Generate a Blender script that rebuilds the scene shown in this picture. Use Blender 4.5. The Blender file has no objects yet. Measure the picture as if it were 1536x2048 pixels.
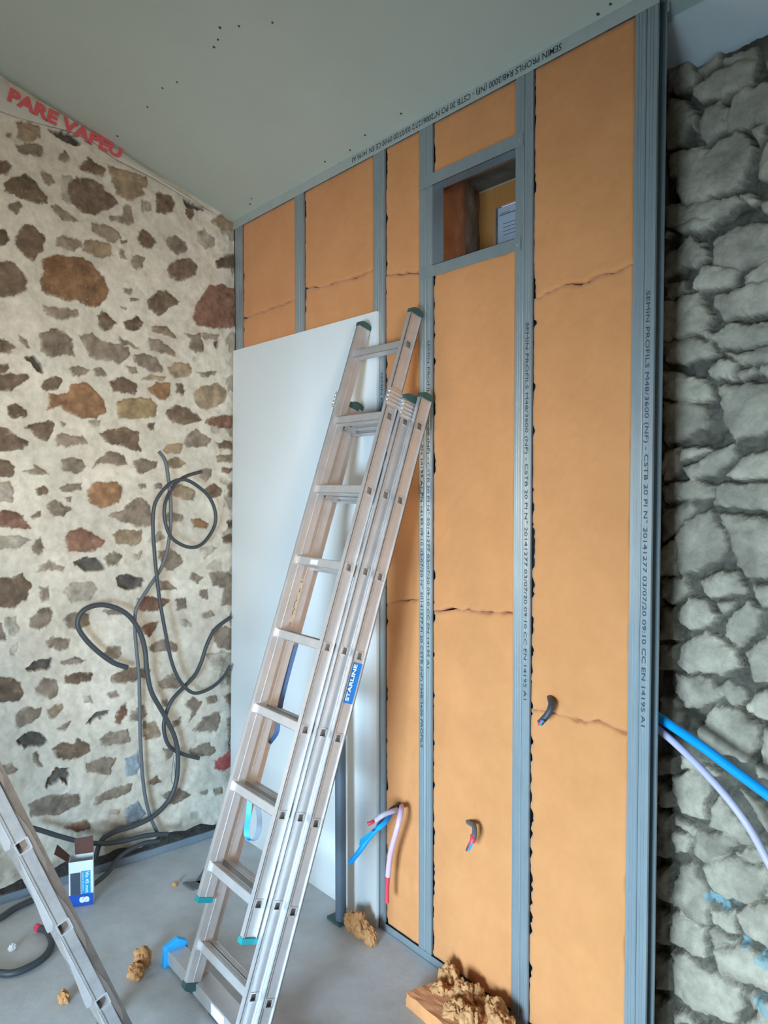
import bpy, bmesh, math, random
import numpy as np
from mathutils import Vector, Matrix, noise as mnoise

sc = bpy.context.scene
col = sc.collection
# ------------------------------------------------------------------ camera
YAW, PITCH, ROLL, FPX = math.radians(39.01), math.radians(2.221), math.radians(-0.052), 1539.8
CAM = Vector((3.6175, -1.9301, 1.8216))
_f = Vector((-math.cos(YAW)*math.cos(PITCH), math.sin(YAW)*math.cos(PITCH), -math.sin(PITCH)))
_r = Vector((math.sin(YAW), math.cos(YAW), 0)); _u = _r.cross(_f)
R_ = _r*math.cos(ROLL) + _u*math.sin(ROLL); U_ = _u*math.cos(ROLL) - _r*math.sin(ROLL)
cd = bpy.data.cameras.new('camera'); cam = bpy.data.objects.new('camera', cd); col.objects.link(cam)
cd.sensor_fit = 'VERTICAL'; cd.sensor_height = 36; cd.lens = FPX/2048*36; cd.clip_start = 0.02
cam.matrix_world = Matrix.Translation(CAM) @ Matrix((R_, U_, -_f)).transposed().to_4x4()
sc.camera = cam
# ------------------------------------------------------------------ light and exposure
sc.view_settings.view_transform = 'Standard'; sc.view_settings.look = 'None'
sc.view_settings.gamma = 1; sc.view_settings.use_curve_mapping = False
sc.view_settings.exposure = 0.0
w = bpy.data.worlds.new('sky'); sc.world = w; w.use_nodes = True
w.node_tree.nodes['Background'].inputs[0].default_value = (0.55, 0.72, 0.9, 1)
w.node_tree.nodes['Background'].inputs[1].default_value = 0.6

def area(name, loc, target, sx, sy, power, colr, spread=180):
    l = bpy.data.lights.new(name, 'AREA'); l.shape = 'RECTANGLE'; l.size = sx; l.size_y = sy
    l.energy = power; l.color = colr; l.spread = math.radians(spread)
    o = bpy.data.objects.new(name, l); col.objects.link(o); o.location = loc
    o.rotation_euler = (Vector(target)-Vector(loc)).to_track_quat('-Z', 'Y').to_euler()
    return o
DOOR_X0, DOOR_X1, DOOR_Z1, BACK_Y, RIGHT_X = 2.75, 4.05, 2.1, -4.2, 5.6
area('daylight_glazed_door', (3.4, BACK_Y+0.03, 0.75), (1.45, 0, -0.1), 1.2, 1.2, 108, (0.53, 0.775, 1.0), 84)
area('daylight_left_window', (0.0, -2.55, 1.45), (2.0, -0.2, 1.2), 0.85, 1.0, 13, (1.0, 0.86, 0.70))
area('east_fill_light', (RIGHT_X-0.02, -2.6, 1.9), (0.0, -0.9, 1.9), 0.9, 0.9, 15, (1.0, 0.87, 0.72), 44)  # added warm fill from out of view, brightens the upper left wall

# ------------------------------------------------------------------ pixel -> world point on a plane of the place
def ray(px, py): return _f + R_*((px-768)/FPX) + U_*((1024-py)/FPX)
def on(px, py, ax, val):
    d = ray(px, py); k = (val-CAM[ax])/d[ax]; return CAM + d*k
CZ, CS = 3.165, 0.35                       # ceiling height at y=0 and slope
RIDGE = -2.3
def on_ceiling(px, py):
    d = ray(px, py); k = (CZ-CS*CAM.y-CAM.z)/(d.z+CS*d.y); return CAM + d*k

# ------------------------------------------------------------------ helpers
def tag(o, label=None, cat=None, group=None, kind=None):
    if label: o['label'] = label
    if cat: o['category'] = cat
    if group: o['group'] = group
    if kind: o['kind'] = kind
    return o
def empty(name, loc, label=None, cat=None, group=None):
    o = bpy.data.objects.new(name, None); o.location = loc; o.empty_display_size = 0.05
    col.objects.link(o); return tag(o, label, cat, group)
def link(name, me, mat, parent=None, smooth=False):
    o = bpy.data.objects.new(name, me); col.objects.link(o)
    if mat: me.materials.append(mat)
    if smooth:
        me.polygons.foreach_set('use_smooth', [True]*len(me.polygons))
    if parent:
        o.parent = parent
        wl = Matrix.Identity(4); q = parent
        while q: wl = Matrix.Translation(q.location) @ wl; q = q.parent
        o.matrix_parent_inverse = wl.inverted() if False else Matrix.Identity(4)
        o.location = -Vector(wl.translation)
    return o
class MB:
    def __init__(s): s.v = []; s.f = []
    def add(s, v, f):
        n = len(s.v); s.v += [tuple(p) for p in v]; s.f += [tuple(i+n for i in q) for q in f]; return s
    def box(s, a, b):
        (x0, y0, z0), (x1, y1, z1) = a, b
        return s.add([(x0,y0,z0),(x1,y0,z0),(x1,y1,z0),(x0,y1,z0),(x0,y0,z1),(x1,y0,z1),(x1,y1,z1),(x0,y1,z1)],
                     [(0,3,2,1),(4,5,6,7),(0,1,5,4),(1,2,6,5),(2,3,7,6),(3,0,4,7)])
    def obox(s, o, ex, ey, ez, x0, x1, y0, y1, z0, z1):
        P = [o+ex*x+ey*y+ez*z for z in (z0, z1) for (x, y) in ((x0,y0),(x1,y0),(x1,y1),(x0,y1))]
        return s.add(P, [(0,3,2,1),(4,5,6,7),(0,1,5,4),(1,2,6,5),(2,3,7,6),(3,0,4,7)])
    def prism(s, pts, off):
        n = len(pts); P = [Vector(p) for p in pts]; Q = [p+Vector(off) for p in P]
        return s.add(P+Q, [tuple(range(n))[::-1], tuple(range(n, 2*n))]+[(i,(i+1)%n,(i+1)%n+n,i+n) for i in range(n)])
    def tube(s, path, r, seg=12, caps=True):
        P = [Vector(p) for p in path]; n = len(P); rr = r if hasattr(r, '__len__') else [r]*n
        t0 = (P[1]-P[0]).normalized(); up = Vector((0,0,1)) if abs(t0.z) < .9 else Vector((1,0,0))
        nx = t0.cross(up).normalized(); V = []; F = []
        for i in range(n):
            t = (P[min(i+1,n-1)]-P[max(i-1,0)]).normalized()
            nx = (nx - t*nx.dot(t)).normalized(); ny = t.cross(nx)
            for k in range(seg):
                a = 2*math.pi*k/seg; V.append(P[i]+(nx*math.cos(a)+ny*math.sin(a))*rr[i])
        for i in range(n-1):
            for k in range(seg):
                F.append((i*seg+k, i*seg+(k+1)%seg, (i+1)*seg+(k+1)%seg, (i+1)*seg+k))
        if caps: F += [tuple(range(seg))[::-1], tuple((n-1)*seg+k for k in range(seg))]
        return s.add(V, F)
    def build(s, name, mat, parent=None, smooth=False, bevel=0):
        me = bpy.data.meshes.new(name); me.from_pydata(s.v, [], s.f); me.validate(); me.update()
        bm = bmesh.new(); bm.from_mesh(me); bmesh.ops.recalc_face_normals(bm, faces=bm.faces); bm.to_mesh(me); bm.free()
        o = link(name, me, mat, parent, smooth)
        if bevel:
            m = o.modifiers.new('b', 'BEVEL'); m.width = bevel; m.segments = 2; m.limit_method = 'ANGLE'
        if smooth:
            try: me.set_sharp_from_angle(angle=math.radians(50))
            except Exception: pass
        return o
def smooth_path(pts, n=8):
    P = [Vector(p) for p in pts]; out = []
    for i in range(len(P)-1):
        a, b, c, d = P[max(i-1,0)], P[i], P[i+1], P[min(i+2,len(P)-1)]
        for k in range(n):
            t = k/n
            out.append(0.5*((2*b)+(c-a)*t+(2*a-5*b+4*c-d)*t*t+(3*b-a-3*c+d)*t**3))
    out.append(P[-1]); return out

# ------------------------------------------------------------------ materials
def mat(name, c, rough=.6, metal=0, var=0.0, scale=8, bump=0.0, bscale=60, sheen=0, vcol=False, c2=None, stretch=None, spec=.5):
    m = bpy.data.materials.new(name); m.use_nodes = True; nt = m.node_tree; b = nt.nodes['Principled BSDF']
    N = nt.nodes.new; L = nt.links.new
    b.inputs['Roughness'].default_value = rough; b.inputs['Metallic'].default_value = metal
    b.inputs['Specular IOR Level'].default_value = spec
    if sheen: b.inputs['Sheen Weight'].default_value = sheen; b.inputs['Sheen Roughness'].default_value = .5
    tc = N('ShaderNodeTexCoord'); mp = N('ShaderNodeMapping'); L(tc.outputs['Object'], mp.inputs[0])
    if stretch: mp.inputs['Scale'].default_value = stretch
    src = None
    if vcol:
        a = N('ShaderNodeAttribute'); a.attribute_name = 'Col'; src = a.outputs['Color']
    if var or c2:
        n = N('ShaderNodeTexNoise'); n.inputs['Scale'].default_value = scale; n.inputs['Detail'].default_value = 6
        n.inputs['Roughness'].default_value = .65; L(mp.outputs[0], n.inputs[0])
        rp = N('ShaderNodeValToRGB'); rp.color_ramp.elements[0].position = .33; rp.color_ramp.elements[1].position = .68
        if vcol:
            rp.color_ramp.elements[0].color = (1-var,)*3+(1,); rp.color_ramp.elements[1].color = (1+var*.6,)*3+(1,)
            mx = N('ShaderNodeMix'); mx.data_type = 'RGBA'; mx.blend_type = 'MULTIPLY'; mx.inputs[0].default_value = 1
            L(src, mx.inputs[6]); L(rp.outputs[0], mx.inputs[7]); src = mx.outputs[2]
        else:
            d = c2 if c2 else tuple(v*(1-var) for v in c)
            rp.color_ramp.elements[0].color = (*d, 1); rp.color_ramp.elements[1].color = (*c, 1)
            L(n.outputs[0], rp.inputs[0]); src = rp.outputs[0]
        if vcol: L(n.outputs[0], rp.inputs[0])
    if src: L(src, b.inputs['Base Color'])
    else: b.inputs['Base Color'].default_value = (*c, 1)
    if bump:
        n2 = N('ShaderNodeTexNoise'); n2.inputs['Scale'].default_value = bscale; n2.inputs['Detail'].default_value = 5
        L(mp.outputs[0], n2.inputs[0]); bp = N('ShaderNodeBump'); bp.inputs['Strength'].default_value = bump
        bp.inputs['Distance'].default_value = .01; L(n2.outputs[0], bp.inputs['Height']); L(bp.outputs[0], b.inputs['Normal'])
    return m
M = dict(
    plaster=mat('ceiling_plasterboard', (.48,.525,.455), .8, var=.06, scale=3, bump=.03),
    room=mat('room_plaster', (.30,.27,.21), .9, var=.1, scale=2),
    concrete=mat('concrete_screed', (.54,.57,.59), .5, c2=(.41,.42,.42), scale=4.5, bump=.08, bscale=40),
    board=mat('white_plasterboard', (.72,.74,.73), .55, var=.02, scale=3),
    edge=mat('board_edge', (.62,.60,.54), .9),
    galv=mat('galvanised_steel', (.37,.42,.435), .38, .55, c2=(.31,.365,.38), scale=22, stretch=(1,1,.25), bump=.03, bscale=200),
    rail=mat('galvanised_rail', (.50,.55,.52), .5, .3, c2=(.44,.49,.47), scale=15),
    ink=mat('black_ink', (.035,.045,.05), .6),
    alu=mat('aluminium', (.64,.61,.595), .36, .55, c2=(.55,.525,.51), scale=14, bump=.03, bscale=90),
    alu_dirty=mat('worn_aluminium', (.46,.44,.43), .45, .5, c2=(.33,.31,.30), scale=16, bump=.08, bscale=50),
    cap=mat('dark_green_rubber', (.035,.085,.08), .6),
    capt=mat('teal_plastic', (.01,.26,.28), .45),
    black=mat('black_conduit', (.045,.052,.058), .5),
    grey=mat('grey_conduit', (.10,.115,.125), .5),
    blue=mat('blue_plastic', (.0,.34,.88), .4),
    bluecap=mat('blue_rubber', (.02,.38,.80), .45),
    navy=mat('navy_strap', (.03,.07,.16), .6),
    strap=mat('blue_strap', (.04,.34,.70), .55),
    pink=mat('pink_conduit', (.62,.42,.56), .45),
    lilac=mat('lilac_conduit', (.55,.50,.64), .45),
    red=mat('red_wire', (.62,.05,.08), .5),
    redtext=mat('red_print', (.55,.09,.10), .7),
    film=mat('vapour_film', (.50,.49,.43), .6, var=.12, scale=6),
    insul=mat('wood_fibre_insulation', (.65,.275,.100), .95, c2=(.58,.238,.082), scale=5, bump=.12, bscale=260, sheen=.25, spec=.2),
    insul2=mat('crumbled_insulation', (.62,.32,.14), 1, c2=(.44,.21,.085), scale=35, bump=.4, bscale=120, spec=.1),
    stonewall=mat('lime_mortar_and_stone', (1,1,1), .9, var=.16, scale=26, bump=.14, bscale=60, vcol=True, spec=.2),
    drystone=mat('dry_granite_stone', (1,1,1), .9, var=.2, scale=24, bump=.4, bscale=75, vcol=True, spec=.25),
    backwall=mat('rough_back_masonry', (.22,.18,.13), .95, c2=(.10,.08,.06), scale=9, bump=.6, bscale=20),
    wood=mat('varnished_wood', (.66,.27,.075), .45, c2=(.56,.22,.06), scale=9, stretch=(1,1,.2)),
    mortar=mat('grey_mortar', (.42,.33,.23), .95, c2=(.20,.15,.10), scale=16, bump=.6, bscale=45),
    foam=mat('orange_foam', (.62,.25,.11), .9, c2=(.42,.15,.06), scale=9, bump=.4, bscale=20),
    paper=mat('paper_label', (.72,.74,.75), .6),
    sticker=mat('sticker_print', (.80,.75,.64), .5),
    starblue=mat('sticker_blue', (.01,.18,.52), .4),
    white=mat('white_print', (.8,.83,.85), .5),
    card=mat('brown_cardboard', (.13,.06,.045), .9, var=.2, scale=20),
    cardwhite=mat('white_carton', (.70,.78,.82), .5),
    cardblue=mat('blue_carton', (.01,.08,.42), .45),
    cardcyan=mat('cyan_carton', (.01,.33,.62), .45),
    carddark=mat('dark_photo_print', (.05,.07,.10), .5),
    pvc=mat('grey_pvc', (.10,.135,.17), .45, var=.1, scale=9),
    trim=mat('pale_board', (.74,.78,.76), .5, var=.06, scale=5),
    dark=mat('dark_soil', (.05,.05,.045), 1, c2=(.02,.02,.02), scale=40, bump=.8),
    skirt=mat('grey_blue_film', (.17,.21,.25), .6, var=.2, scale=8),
    frame=mat('white_frame', (.7,.7,.7), .5),
)
def emis(name, c, s):
    m = bpy.data.materials.new(name); m.use_nodes = True; b = m.node_tree.nodes['Principled BSDF']
    b.inputs['Base Color'].default_value = (0,0,0,1); b.inputs['Emission Color'].default_value = (*c,1); b.inputs['Emission Strength'].default_value = s
    return m
M['glow'] = emis('daylight_sky', (.50,.68,.95), 1.1)
gl = bpy.data.materials.new('window_glass'); gl.use_nodes = True
_b = gl.node_tree.nodes['Principled BSDF']; _b.inputs['Transmission Weight'].default_value = 1; _b.inputs['Roughness'].default_value = .02; _b.inputs['IOR'].default_value = 1.1
M['glass'] = gl
_n = M['paper'].node_tree; _t = _n.nodes.new('ShaderNodeBsdfTranslucent'); _t.inputs[0].default_value = (.75,.78,.8,1)
_a = _n.nodes.new('ShaderNodeMixShader'); _a.inputs[0].default_value = .55
_n.links.new(_n.nodes['Principled BSDF'].outputs[0], _a.inputs[1]); _n.links.new(_t.outputs[0], _a.inputs[2]); _n.links.new(_a.outputs[0], _n.nodes['Material Output'].inputs[0])

def text_mesh(name, s, origin, xdir, normal, height, length, m, parent, bold=0.0, thick=.0004):
    cu = bpy.data.curves.new(name, 'FONT'); cu.body = s; cu.size = 1; cu.offset = bold; cu.extrude = 0; cu.resolution_u = 3
    t = bpy.data.objects.new('tmp', cu); col.objects.link(t)
    me = bpy.data.meshes.new_from_object(t); bpy.data.objects.remove(t); bpy.data.curves.remove(cu)
    V = np.array([v.co[:] for v in me.vertices]); x0, x1 = V[:,0].min(), V[:,0].max()
    y0, y1 = 0, 0.72
    X = Vector(xdir).normalized(); Z = Vector(normal).normalized(); X = (X-Z*X.dot(Z)).normalized(); Y = Z.cross(X); O = Vector(origin)
    for v in me.vertices:
        v.co = O + X*((v.co.x-x0)/(x1-x0)*length) + Y*((v.co.y-y0)/(y1-y0)*height) + Z*thick
    me.name = name
    return link(name, me, m, parent)

# ------------------------------------------------------------------ noise on grids
rng = np.random.default_rng(5)
def vnoise(u, v, scale, seed):
    r = np.random.default_rng(seed); T = r.random((256, 256))
    x = u*scale+1000; y = v*scale+1000; xi = np.floor(x).astype(int); yi = np.floor(y).astype(int)
    fx = x-xi; fy = y-yi; fx = fx*fx*(3-2*fx); fy = fy*fy*(3-2*fy)
    g = lambda a, b: T[a % 256, b % 256]
    return (g(xi,yi)*(1-fx)+g(xi+1,yi)*fx)*(1-fy)+(g(xi,yi+1)*(1-fx)+g(xi+1,yi+1)*fx)*fy - .5
def fbm(u, v, scale, seed, o=4):
    return sum(vnoise(u, v, scale*2**i, seed+i)*.55**i for i in range(o))
def sdf(poly, x, y):            # negative inside
    P = np.array(poly); n = len(P); d = np.full(x.shape, 1e9); inside = np.zeros(x.shape, bool)
    for i in range(n):
        a = P[i]; b = P[(i+1) % n]; ex, ey = b-a; wx = x-a[0]; wy = y-a[1]
        t = np.clip((wx*ex+wy*ey)/(ex*ex+ey*ey+1e-12), 0, 1)
        d = np.minimum(d, (wx-ex*t)**2+(wy-ey*t)**2)
        c = ((a[1] > y) != (b[1] > y)) & (x < (b[0]-a[0])*(y-a[1])/(b[1]-a[1]+1e-12)+a[0])
        inside ^= c
    d = np.sqrt(d); return np.where(inside, -d, d)
def grid_mesh(name, P, C, m):
    ny, nx = P.shape[:2]; me = bpy.data.meshes.new(name)
    idx = np.arange(nx*ny).reshape(ny, nx); q = np.stack([idx[:-1,:-1], idx[:-1,1:], idx[1:,1:], idx[1:,:-1]], -1).reshape(-1, 4)
    me.vertices.add(nx*ny); me.vertices.foreach_set('co', P.reshape(-1).astype(np.float32))
    me.loops.add(q.size); me.loops.foreach_set('vertex_index', q.reshape(-1).astype(np.int32))
    me.polygons.add(len(q)); me.polygons.foreach_set('loop_start', np.arange(0, q.size, 4, dtype=np.int32))
    try: me.polygons.foreach_set('loop_total', np.full(len(q), 4, np.int32))
    except Exception: pass
    me.update(calc_edges=True)
    me.polygons.foreach_set('use_smooth', [True]*len(q))
    if C is not None:
        a = me.color_attributes.new('Col', 'FLOAT_COLOR', 'POINT')
        a.data.foreach_set('color', np.concatenate([C, np.ones(C.shape[:2]+(1,))], -1).reshape(-1).astype(np.float32))
    me.validate(); return link(name, me, m)

# ------------------------------------------------------------------ stone outlines as laid in the two walls
S1 = """t 100 720 160 715 235 745 240 800 200 820 150 835 105 800
k 290 760 350 775 410 780 470 830 440 850 380 820 330 795
g 100 850 210 840 250 860 255 905 190 912 110 890
g 350 900 385 880 408 920 375 950 350 935
b -90 930 40 945 75 980 50 1015 -90 1015
b 465 960 520 920 560 950 620 985 610 1035 540 1010 470 985
t 630 965 700 990 860 1035 870 1080 820 1105 840 1130 770 1180 690 1140 660 1060
b 25 1070 100 1035 150 1018 205 1060 235 1105 278 1145 278 1195 200 1190 110 1145 25 1115
g 245 995 300 1030 315 1070 285 1085 255 1045
l 365 1030 420 1035 430 1160 400 1190 358 1150
b 400 1080 450 1035 540 1045 610 1095 600 1110 660 1140 685 1195 640 1225 560 1252 470 1235 420 1190 400 1130
g 55 1190 110 1180 130 1200 95 1245 60 1215
g 300 1195 350 1210 455 1290 440 1298 360 1280 320 1230
g 735 1195 765 1210 782 1300 750 1310 720 1300 650 1295 645 1270 720 1262
b 912 1130 990 1140 1022 1180 1015 1240 985 1250 915 1240
b 1085 1220 1120 1215 1142 1250 1120 1285 1090 1255
k 1075 1170 1185 1222 1150 1230 1090 1205
b 90 1390 150 1310 215 1335 262 1380 255 1450 200 1522 150 1500 90 1430
g 535 1305 610 1310 700 1360 705 1390 670 1418 590 1385 545 1345
b -90 1350 30 1350 65 1400 40 1435 -90 1438
g 330 1385 380 1378 470 1410 480 1440 430 1462 335 1435
t 490 1415 540 1402 640 1425 660 1490 600 1508 490 1465
b 810 1385 835 1340 880 1370 915 1420 880 1450 830 1445
g 985 1395 1030 1380 1080 1420 1098 1460 1040 1490 1000 1465 980 1420
l 1160 1360 1200 1345 1260 1400 1250 1440 1200 1450 1165 1410
g 700 1445 725 1460 740 1510 705 1505
g 710 1405 750 1400 745 1418 712 1418
g 770 1530 800 1495 845 1500 840 1560 800 1575 775 1560
b -90 1545 30 1528 80 1535 120 1580 155 1640 145 1700 70 1735 0 1738 -90 1735
r 250 1530 320 1490 400 1505 480 1500 550 1550 600 1620 635 1690 615 1750 570 1795 520 1790 440 1750 400 1762 300 1730 240 1700 235 1640 255 1590
b 980 1570 1030 1520 1110 1512 1155 1550 1140 1610 1060 1642 1000 1620
b 1265 1530 1330 1490 1380 1490 1380 1570 1270 1560
R 1130 1850 1160 1770 1230 1670 1300 1665 1380 1690 1380 1915 1250 1920 1150 1900
b 870 1760 920 1710 970 1698 1010 1730 1055 1775 1000 1800 935 1842 875 1810
g 725 1690 775 1690 765 1715 730 1712
g 760 1740 815 1750 790 1764 765 1760
g 255 1795 330 1800 440 1810 460 1845 350 1868 280 1840
b 570 1850 600 1820 680 1885 665 1910 625 1935 590 1910
b 730 1890 800 1850 842 1890 830 1915 780 1935 735 1915
t 1240 1300 1290 1260 1380 1310 1380 1350 1300 1345
g 40 770 70 775 65 800 40 798
g 710 1790 740 1802 735 1810 712 1798
l 830 1180 880 1190 885 1230 840 1240"""
S2 = """g 240 50 310 18 370 30 420 90 438 185 370 170 300 180 240 140
b -90 80 40 90 85 125 50 160 -90 155
g 105 55 150 80 175 130 150 125 115 85
g 470 70 540 45 600 95 690 115 750 135 765 175 700 230 660 210 560 200 510 160 495 110
g 700 65 740 90 820 135 770 130 705 110
t 895 10 980 10 1020 50 1030 90 985 60 900 40
g 875 80 940 90 1020 150 1025 182 940 155 880 140
g 1080 50 1140 60 1170 48 1190 120 1190 155 1150 160 1110 130 1130 90
g 1170 45 1280 55 1280 85 1200 80
k 148 190 200 190 240 230 255 278 225 265 195 225
k 1262 100 1282 95 1280 120 1265 122
b -90 225 50 235 40 275 -90 275
g 405 255 460 240 520 260 500 285 430 295
g 550 260 590 250 625 290 600 305 565 290
g 780 185 840 165 920 195 955 240 950 280 880 265 810 235
g 735 240 800 255 808 280 770 280
t 985 250 1020 225 1110 222 1125 265 1110 305 1030 312 1000 280
g 1150 275 1270 270 1260 295 1200 305
b -90 285 90 285 160 285 172 315 110 350 60 385 -90 385
b 250 335 320 300 365 320 345 365 280 390 245 370
r 275 500 300 430 290 400 340 410 400 400 430 345 490 330 540 360 575 400 625 460 625 510 560 545 480 545 400 505 340 470 300 490
b 645 330 720 312 800 345 800 400 740 395 660 385
t 830 320 880 285 970 305 950 325
r 860 365 920 340 998 338 998 400 970 440 930 425 885 400
b 1035 350 1070 345 1085 390 1070 415 1035 385
t 1135 400 1200 355 1280 340 1330 390 1310 450 1210 500 1150 470
y 685 455 760 430 880 430 918 470 915 540 820 548 700 545
b 48 470 90 460 160 510 155 535 80 548 50 520
b 970 510 1040 465 1110 490 1190 555 1080 585 1000 560
R 1210 545 1300 530 1380 530 1380 605 1260 595 1210 575
b 150 590 210 570 310 565 315 620 290 680 240 665
b -90 600 40 605 100 650 170 685 140 720 50 740 -90 735
g 330 660 370 630 420 650 490 655 515 690 400 710 330 700
g 360 568 385 570 380 590 362 586
l 520 560 590 555 580 595 540 600
b 585 640 640 610 740 600 820 630 815 690 830 730 800 735 730 710 620 680
b 865 585 912 575 900 605 870 608
g 1075 700 1110 640 1150 615 1240 670 1210 710 1120 715
t 955 735 990 695 1070 700 1060 750 980 750
b 1265 690 1350 680 1380 725 1280 720
t 1270 770 1380 755 1380 800 1275 800
b -90 785 50 790 90 830 80 880 -90 885
g 120 860 200 845 205 815 260 845 285 870 180 870
g 370 790 410 775 485 790 495 840 450 870 375 850
g 545 835 600 765 660 735 720 765 745 815 690 820 600 805
g 780 800 830 785 920 800 915 835 830 868 800 850
t 975 795 1040 775 1090 810 1060 835 980 830
g 1160 850 1245 840 1240 890 1210 915 1170 885
b 1300 835 1370 840 1340 870 1305 860
r 510 970 560 925 680 915 718 960 700 1040 590 1072 530 1045 515 1000
g 345 960 400 930 480 925 475 970 380 978
b 215 955 260 945 288 975 260 1000 220 990
g 385 1015 420 1010 415 1038 390 1038
g 820 935 858 935 855 955 825 955
g 905 925 945 920 950 950 915 958
l -90 930 60 920 85 980 70 1035 -90 1040
t 1000 960 1060 930 1140 970 1140 1030 1080 1020 1010 995
b 1200 960 1250 930 1300 960 1290 1000 1240 1020
b 1335 940 1380 925 1380 1015 1340 1000
g 280 1050 320 1025 370 1060 418 1080 380 1115 320 1120 290 1090
g 180 1120 240 1090 235 1120 190 1135
R -90 1085 80 1090 130 1115 185 1195 120 1195 -90 1170
g 640 1115 720 1085 780 1020 830 1010 880 1060 890 1170 820 1180 700 1145
g 960 1110 1000 1090 1075 1120 1060 1145 975 1155
r 1120 1140 1180 1135 1220 1165 1205 1195 1140 1180
R 390 1250 430 1200 480 1185 560 1230 615 1270 600 1300 500 1330 400 1325
t 665 1225 700 1200 830 1200 830 1260 790 1290 680 1275
l -90 1240 120 1235 180 1260 110 1300 -90 1320
l 860 1270 940 1210 970 1240 900 1285
g 190 1300 235 1240 258 1300 240 1340 200 1330
g 615 1360 670 1325 718 1350 690 1400 640 1410
l 780 1350 835 1325 820 1370 785 1380
g 930 1330 1000 1310 1060 1350 1070 1390 1010 1440 960 1420
l 1170 1310 1240 1285 1270 1310 1220 1350 1200 1385
b 1300 1240 1360 1225 1360 1275 1310 1270
b 1325 1150 1370 1130 1370 1190 1340 1185
k 440 1390 500 1360 560 1358 590 1395 612 1430 500 1440
g 225 1450 240 1415 290 1385 380 1415 370 1440 290 1430
b -90 1465 60 1490 130 1455 185 1530 160 1600 80 1655 -90 1650
k 680 1480 740 1458 845 1485 830 1530 740 1550 690 1525
l 370 1560 430 1505 540 1500 570 1550 520 1610 420 1615
g 925 1500 980 1500 1040 1550 930 1555
g 1110 1485 1130 1445 1190 1480 1160 1510
g 1235 1450 1330 1445 1380 1470 1380 1640 1300 1640 1310 1540 1245 1520
g 235 1540 285 1535 288 1610 240 1615
g 1170 1560 1220 1545 1225 1605 1175 1595
g 1035 1610 1090 1600 1095 1660 1040 1670
R 800 1610 860 1590 1000 1615 960 1650 880 1680 820 1665
g 180 1720 240 1660 295 1650 300 1730 230 1775 185 1760
g 370 1720 430 1680 520 1690 530 1750 440 1780 385 1750
g 600 1670 680 1665 720 1700 640 1695
l 35 1720 95 1705 115 1790 80 1815 50 1790
R 830 1770 880 1745 935 1740 910 1790 880 1820 840 1800
l 1055 1730 1090 1715 1120 1765 1085 1770
g 1190 1690 1230 1670 1265 1700 1210 1720
g 1240 1790 1330 1760 1380 1800 1380 1900 1290 1890 1260 1850
l 1210 1930 1300 1910 1380 1930 1380 2030 1260 2020
g 270 1850 310 1825 410 1840 400 1890 350 1905 280 1885
g 600 1940 640 1885 710 1880 715 1930 660 1965
g 875 1885 950 1840 1045 1880 1040 1910 885 1910
l 60 1900 110 1860 115 1890 75 1930
k 160 2015 200 1975 300 1955 300 1995 220 2025
g 365 1975 440 1945 505 1960 430 1985 375 1985
g -90 1730 10 1750 40 1840 -90 1850"""
S3 = """g 340 70 400 42 470 50 440 75 350 80
b 360 150 420 120 510 125 500 165 420 185 365 180
b 620 140 700 95 830 110 800 150 700 180 620 178
b -90 150 50 150 110 180 128 240 100 285 -90 285
g 195 210 250 150 310 170 325 240 280 270 210 245
g 585 240 640 222 655 245 610 265
g 865 180 950 130 1000 200 960 215 880 205
g 90 350 150 315 230 320 225 365 110 435 90 400
t 265 330 340 295 350 310 310 370 270 380
R 640 340 690 295 695 350 660 410 635 400
l 455 255 500 245 510 290 465 290
g 720 340 780 310 805 350 780 385 725 380
k 480 400 540 345 605 335 595 355 530 375 500 405
g 1015 300 1060 260 1110 290 1070 350 1040 385 1050 330
g 1060 440 1110 370 1200 335 1205 400 1190 445 1100 445
g 320 430 390 390 385 415 340 445
k 100 500 160 450 230 460 262 500 240 520 130 535
g 545 490 600 450 700 445 720 500 620 525 560 515
t 800 410 850 390 880 470 800 490
b 290 545 330 510 410 515 430 480 490 520 495 560 380 600 310 585
g 940 390 990 370 985 400 950 415
g 885 275 920 270 920 300 890 298
g 1040 545 1140 505 1185 550 1150 585 1050 575
X 1180 650 1190 605 1270 555 1288 625 1240 660
g 180 570 200 565 215 605 240 640 215 645 180 600
g 470 620 560 590 640 600 600 685 480 670
B 690 600 760 555 760 680 695 690
g -90 630 60 625 98 655 70 680 -90 680
k 255 720 310 650 380 650 365 735 330 705 260 750
g 530 810 620 755 720 735 715 780 570 830 520 855
b 820 720 860 695 880 720 840 740
g 160 840 260 800 430 790 440 850 320 900 180 910
B 690 870 760 830 800 900 760 940 700 950
g 890 800 980 760 1050 790 1000 830 930 850
R 360 970 480 935 500 980 420 1000
g 1170 760 1220 750 1215 790 1180 790
g 1130 265 1180 250 1190 285 1150 295
b 1225 250 1290 230 1295 300 1250 290
g 1240 380 1300 350 1300 470 1260 460
g 1100 780 1140 765 1135 790 1110 795
g 780 380 800 400 795 470 785 480
l 600 880 660 870 650 895 610 900
g 900 540 950 535 945 590 915 600"""
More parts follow.
